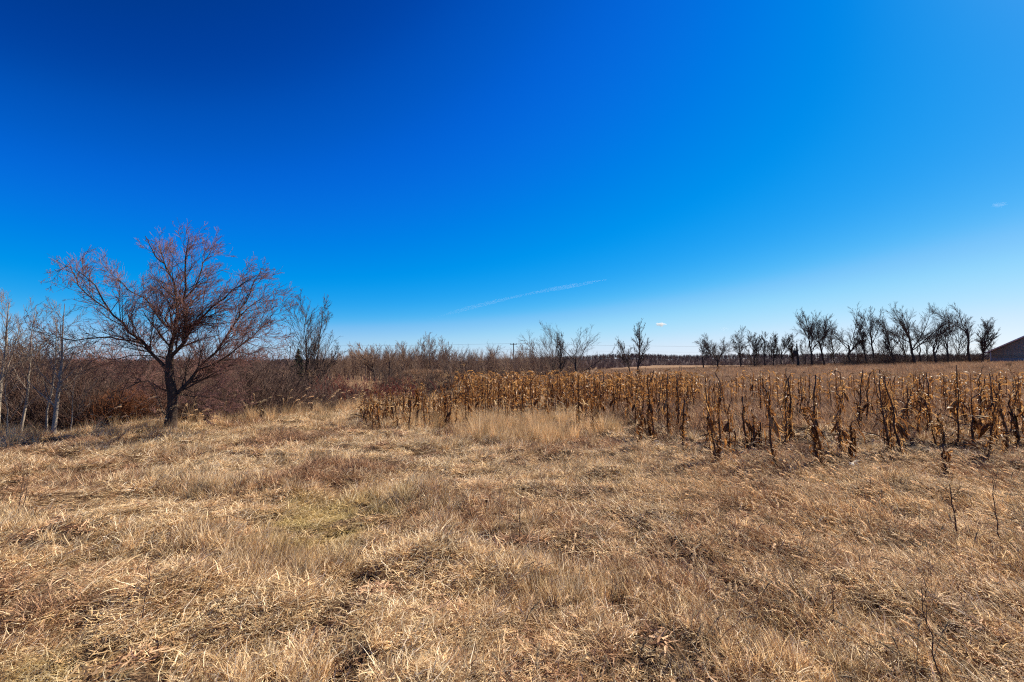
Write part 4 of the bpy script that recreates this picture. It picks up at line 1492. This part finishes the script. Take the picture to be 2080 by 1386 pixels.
for q, (px, pb, pt, nl, bl, lab) in enumerate(FRONT):
    tilt = {3: (0, -.06), 13: (0, -.02), 33: (.1, .16), 34: (0, 0)}.get(q)
    corn_px(px, pb, pt, lab, nl=nl, blow=bl, group=None, ear=.6, tassel=.12, tilt=tilt, wraps=3 if nl > 8 else 2)

# the rest, in the stands the photo shows
rng = np.random.default_rng(19)
STANDS = [  # n, px0, px1, Y0, Y1, top pixel (near, far), leaves, blow, pale, min gap, label, group
    (34, 736, 840, 12.2, 15.2, (802, 778), 10, .2, .40, 'short yellowish corn stalk with pale drooping leaves at the left end of the corn', 'short pale corn at the left end'),
    (34, 835, 930, 12.0, 16.0, (788, 762), 10, .12, .25, 'brown corn stalk in the ragged stand left of the tall pale grass', 'corn left of the tall grass'),
    (64, 925, 1190, 12.6, 19.0, (766, 748), 9, .1, .10, 'brown corn stalk in the dense stand behind the tall pale grass', 'dense corn behind the tall grass'),
    (34, 1190, 1400, 12.5, 20.0, (762, 748), 9, .1, .07, 'thin dark corn stalk in the open ranks right of the dense stand', 'open ranks of corn at centre right'),
    (32, 1400, 1740, 12.0, 20.0, (768, 752), 8, .18, .08, 'scattered brown corn stalk in the field behind the nearest stalks', 'scattered corn behind the nearest stalks'),
    (40, 1740, 2080, 10.5, 17.0, (768, 752), 10, .42, .10, 'wind blown corn stalk in the thick stand at the right', 'wind blown corn at the right')]
STOOD = []
for n, px0, px1, Y0, Y1, (t0, t1), nl, bl, pl, lab, grp in STANDS:
    got = []
    tries = 0
    while len(got) < n and tries < 4000:
        tries += 1
        px = rng.uniform(px0, px1)
        Y = math.sqrt(rng.uniform(Y0 ** 2, Y1 ** 2))
        if px0 in (1400,) and px > 1640 and rng.random() < .6:
            continue
        Y = round(Y / .76) * .76 + rng.normal(0, .06)       # planted rows
        x = (px - 1040) / F * Y
        if px0 >= 1190 and vnoise(x, Y, 2.4, 61) < (-.05 if px0 >= 1400 else -.25):      # gaps in the stand
            continue
        if any((x - a) ** 2 + (Y - b) ** 2 < .16 ** 2 for a, b in got):
            continue
        got.append((x, Y))
        f = (Y - Y0) / (Y1 - Y0)
        tp = t0 + (t1 - t0) * f + abs(rng.normal(0, 14)) - 6
        ht = EYE + (735 - tp) / F * Y - h(x, Y)
        sz = crng.choice((1, 1, 1.04, .95, .86, .62))
        ob = corn(x, Y, float(np.clip(ht, .5, 1.75)) * sz, lab, grp, nl=nl, blow=bl, pale=pl, ear=.3, tassel=.38)
        kids = [c.name.split('.')[0] for c in ob.children]
        STOOD.append((ob, px, f, 'tall' if sz > .9 else 'middling' if sz > .7 else 'stunted', 'tassel' in kids, 'ear' in kids, grp))

# say which stalk is which: look, rank, what stands beyond it, and only then its turn from the left
MARKS = [(760, 'below the dark crooked tree'), (800, 'below the reddish brown tree'), (840, 'left of the knoll'), (880, 'below the tan knoll'),
         (925, 'before the dark shrub'), (985, 'below the bushy bare tree'), (1043, 'below the utility pole'), (1085, 'right of the utility pole'),
         (1121, 'below the oval tree'), (1171, 'below the broad rounded tree'), (1225, 'below the open ridge'), (1290, 'below the lone narrow tree'),
         (1345, 'below the small bright cloud'), (1400, 'left of the tree row'), (1455, 'below the dome tree'), (1506, 'right of the dome tree'),
         (1554, 'below the V forked tree'), (1600, 'left of the dead trunk'), (1625, 'below the dead trunk'), (1662, 'right of the dead trunk'),
         (1724, 'below the pale forked tree'), (1775, 'below the leaning trees'), (1856, 'below the slanting tree'), (1905, 'below the dense right clump'),
         (1972, 'below the tallest tree'), (2045, 'below the building')]
named = {}
for ob, px, f, sz, ta_, ea_, grp in STOOD:
    mk = min(MARKS, key=lambda m_: abs(m_[0] - px))[1]
    top_ = 'pale topped' if ta_ else 'bare topped'
    rank = 'front' if f < .34 else 'middle' if f < .68 else 'back'
    lb = f"{sz} {top_} corn stalk {'with ear, ' if ea_ else ''}{rank} rank, {mk}"
    named.setdefault(lb, []).append((px, ob))
ORD = ['leftmost', 'second', 'third', 'fourth', 'fifth', 'sixth', 'seventh']
for lb, L_ in named.items():
    L_.sort(key=lambda q: q[0])
    for q, (px, ob) in enumerate(L_):
        ob['label'] = lb if len(L_) == 1 else (ORD[q] + (' ' if q else ' ') + lb)

# farther stalks, too many and too small to pick apart
acc = Acc()
n = 810
px = np.concatenate([rng.uniform(930, 1420, 560), rng.uniform(1400, 2080, 160), rng.uniform(2100, 2700, 90)])
Y = np.sqrt(rng.uniform(17 ** 2, 30 ** 2, n))
Y[720:] = rng.uniform(9.5, 18, 90)
x = (px - 1040) / F * Y
z = H(x, Y)
hh = np.clip(EYE + (735 - 754 - np.abs(rng.normal(0, 10, n))) / F * Y - z, .5, 1.7)
P = np.stack([x[:, None] + np.cumsum(rng.normal(0, .015, (n, 5)), 1), Y[:, None] + 0 * np.zeros((n, 5)), z[:, None] - .05 + hh[:, None] * np.linspace(0, 1, 5)], -1)
tubes(P, np.tile(np.linspace(.02, .009, 5), (n, 1)), 4, None, acc)
m = n * 8
q = rng.integers(0, n, m); f = rng.uniform(.15, .98, m)
p = np.stack([x[q], Y[q], z[q] + hh[q] * f], -1)
az = rng.random(m) * 6.283
Q = np.empty((m, 4, 3)); Q[:, 0] = p
el = rng.uniform(.2, 1.1, m)
for k in range(1, 4):
    Q[:, k] = Q[:, k - 1] + np.stack([np.cos(az) * np.cos(el), np.sin(az) * np.cos(el), np.sin(el)], -1) * .13
    el = el - rng.uniform(.5, 1.6, m)
ribbons(Q, np.tile([.012, .025, .02, .004], (m, 1)), norm(np.cross(Q[:, 3] - Q[:, 0], rng.normal(0, 1, (m, 3)))), rng.random(m), acc)
tag(link('corn_field', acc.mesh('corn_field'), None, CORNLEAF), kind='stuff')


# ------------------------------------------------------------------ bare weeds and scraps in the foreground
def weed(label, px, pyb, pyt, seed, lx=0, forks=3, r=.006, mat=None, name='weed_stem'):
    Y = EYE * F / (pyb - 735)
    v = W(px, pyb, Y)
    z = h(v.x, Y)
    ht = W(px, pyt, Y).z - z
    rng = np.random.default_rng(seed)
    root = empty(name, (v.x, Y, z))
    tag(root, label, 'weed')
    P = line([(0, 0, -.03), (lx * .3, 0, ht * .35), (lx * .6, .02, ht * .7), (lx, 0, ht)], 9)
    P[1:] += rng.normal(0, .006, (8, 3)) * ht / .6
    rr = np.linspace(r, r * .3, 9)
    link('stem', tubes(P[None], rr[None], 5).mesh('stem', True), root, mat or WEEDM)
    B, Br = spawn(P[None], rr[None], forks, rng, .35, .95, (18, 42), .38, .3, 6, .05, .08, rk=.65, rmin=.0018)
    for q in range(forks):
        link('side_stem', tubes(B[q:q + 1], Br[q:q + 1], 4).mesh('side_stem', True), root, mat or WEEDM)
    C, Cr = spawn(B, Br, 3, rng, .3, 1, (20, 50), .4, .2, 4, .05, .1, rk=.7, rmin=.0014)
    o = link('sprigs', tubes(C, Cr, 3).mesh('sprigs'), root, mat or WEEDM)
    o['kind'] = 'stuff'


weed('dark forked bare weed stem at the right below the corn', 1947, 1085, 985, 1, -.06, 3, .009)
weed('tall thin dark weed at the right edge with a leaning top', 2036, 1120, 975, 2, -.06, 3, .006)
weed('long dark weed stem low at the right bottom leaning left', 1912, 1384, 1195, 3, -.09, 2, .0045)
weed('dark upright weed stem at the middle of the grass', 1056, 1085, 990, 4, .0, 4, .005)
weed('pale thin upright straw at the middle of the grass', 1014, 1062, 984, 5, .01, 1, .004, PALETWIG)
weed('dark twiggy weed at the left edge of the grass', 36, 1046, 955, 6, .02, 3, .005)
weed('thin dark weed at the left edge beside the twiggy weed', 46, 1052, 945, 7, .04, 2, .004)
weed('reddish brown weed stem in the left foreground grass', 293, 1255, 1140, 8, .01, 3, .004)
weed('thin brown weed before the pale short corn', 765, 910, 866, 9, .02, 4, .005)
weed('dark weed standing between the foxtails at the bottom right', 1690, 1250, 1160, 10, .03, 3, .004)
weed('low dark weed at the right of the middle of the grass', 1130, 1030, 985, 11, .03, 5, .005)
weed('slim dark weed right of the grass centre', 1245, 1235, 1175, 12, 0., 3, .004)
rng = np.random.default_rng(33)


def scrap(label, px, py, L, wdt, mat, seed, name='husk_scrap', cat='husk'):
    rng = np.random.default_rng(seed)
    Y = EYE * F / (py - 735)
    v = W(px, py, Y)
    K = 8
    f = np.linspace(0, 1, K)
    P = np.stack([L * f, .04 * np.sin(4 * f + rng.random()), .02 + .05 * np.sin(np.pi * f) + rng.normal(0, .006, K)], -1)
    Wd = wdt * (np.sin(np.pi * np.clip(f * .9 + .06, 0, 1)) ** .7 + .05)
    V = np.stack([P + np.array([0, 1, .3]) * Wd[:, None], P, P - np.array([0, 1, -.35]) * Wd[:, None]], 1)
    b = np.arange(K - 1) * 3
    Fq = np.concatenate([np.stack([b, b + 1, b + 4, b + 3], -1), np.stack([b + 1, b + 2, b + 5, b + 4], -1)])
    o = link(name, np_mesh(name, V.reshape(-1, 3), Fq, None, True), None, mat)
    md = o.modifiers.new('thickness', 'SOLIDIFY'); md.thickness = .003
    o.location = (v.x, Y, h(v.x, Y) + .07)
    o.rotation_euler = (rng.normal(0, .3), rng.normal(0, .2), rng.random() * 6.283)
    tag(o, label, cat)


WHITEH, t, o_ = new_mat('bleached_husk')
finish(t, o_, ramp(t, noise(t, 20, 3, t.nodes.new('ShaderNodeTexCoord').outputs['Object']), [(.3, (.58, .52, .43)), (.7, (.78, .74, .66))]), .25, .5, .3)
scrap('bright white husk scrap on dark soil below the short corn stump', 1752, 948, .13, .04, WHITEH, 1)
scrap('smaller white husk scrap left of the bright one below the stump', 1738, 957, .09, .03, WHITEH, 2)
scrap('bleached husk lying on bare soil left of the lone short stalk', 1345, 906, .22, .03, WHITEH, 3)
scrap('second bleached husk lying just right of the first on the bare soil', 1352, 911, .20, .025, WHITEH, 4)


# ------------------------------------------------------------------ clouds, far off and thin
def cloud_mat(name, dens):
    m, t, out = new_mat(name)
    t.nodes.remove(t.nodes.get('Principled BSDF')) if t.nodes.get('Principled BSDF') else None
    v = t.nodes.new('ShaderNodeVolumeScatter')
    v.inputs['Color'].default_value = (1, 1, 1, 1)
    v.inputs['Density'].default_value = dens
    v.inputs['Anisotropy'].default_value = .3
    t.links.new(v.outputs[0], out.inputs['Volume'])
    return m


CY = 6000.
CL1 = cloud_mat('thin_cloud', .0018)
CL4 = cloud_mat('wisp_cloud', .0005)
CL3 = cloud_mat('faint_cloud', .0007)
CL2 = cloud_mat('puff_cloud', .02)


def streak(label, pix, hw, mat, seed):
    rng = np.random.default_rng(seed)
    P = line([tuple(W(a, b, CY)) for a, b in pix], 26)
    hwid = np.interp(np.linspace(0, 1, 26), np.linspace(0, 1, len(hw)), hw) * CY / F
    acc = Acc()
    for q in range(9):                      # drawn-out strands
        a, b = sorted(rng.uniform(0, 1, 2))
        if b - a < .35 and q > 1:
            b = min(1, a + .35)
        if q < 2:
            a, b = 0, 1
        i = np.linspace(a * 25, b * 25, 18)
        Q = np.stack([np.interp(i, np.arange(26), P[:, c]) for c in range(3)], -1)
        off = rng.normal(0, .42) * np.interp(i, np.arange(26), hwid)
        Q[:, 2] += off + np.cumsum(rng.normal(0, .02, 18)) * hwid.mean(); Q[:, 1] += rng.normal(0, 30)
        rr = np.interp(i, np.arange(26), hwid) * (.8 if q < 2 else rng.uniform(.2, .5)) * np.sin(np.pi * np.linspace(.02, .98, 18)) ** .6
        tubes(Q[None], rr[None], 8, None, acc)
    o = link('cloud_streak', acc.mesh('cloud_streak', True), None, mat)
    tag(o, label, 'cloud')


streak('long thin white cloud wisp slanting up to the right over the middle of the horizon', [(878, 647), (930, 631), (1000, 613), (1060, 600), (1130, 585), (1190, 575), (1252, 564)], [.4, 2.2, 3.6, 3.2, 2.4, 1.6, 2.6, 3.8, 3.4, 2.2, .5], CL1, 1)


def puff(label, px, py, w_, h_, seed, mat):
    rng = np.random.default_rng(seed)
    acc = Acc()
    nu, nv = 20, 12
    u = np.linspace(0, 2 * np.pi, nu, endpoint=False); v = np.linspace(.02, np.pi - .02, nv)
    U, Vv = np.meshgrid(u, v)
    d = np.stack([np.cos(U) * np.sin(Vv), np.sin(U) * np.sin(Vv), np.cos(Vv)], -1)
    rr = 1 + .22 * np.sin(3 * d[..., 0] * 2 + 1) + .2 * np.sin(5 * d[..., 2] + 2 * d[..., 0]) + .08 * rng.normal(0, 1, d.shape[:2])
    k = CY / F
    V = d * rr[..., None] * np.array([w_ * k, w_ * k * .8, h_ * k])
    i = (np.arange(nv - 1)[:, None] * nu)
    j = np.arange(nu)[None, :]; j2 = (j + 1) % nu
    Fq = np.stack([i + j, i + nu + j, i + nu + j2, i + j2], -1).reshape(-1, 4)
    acc.add(V.reshape(-1, 3), Fq)
    acc.add(V[[0, -1]].reshape(-1, 3), np.array([list(range(nu))[::-1]]) if False else np.array([[k_ for k_ in range(nu)]]))
    o = link('cloud_puff', acc.mesh('cloud_puff', True), None, mat)
    o.location = W(px, py, CY)
    tag(o, label, 'cloud')


puff('small bright white cloud puff right of the lone narrow tree', 1343, 659, 9, 3.6, 1, CL2)
puff('faint little cloud low over the right hand row of trees', 1472, 668, 8, 3, 2, CL3)
puff('faint wispy cloud patch high at the right', 2030, 416, 13, 3.5, 3, CL4)
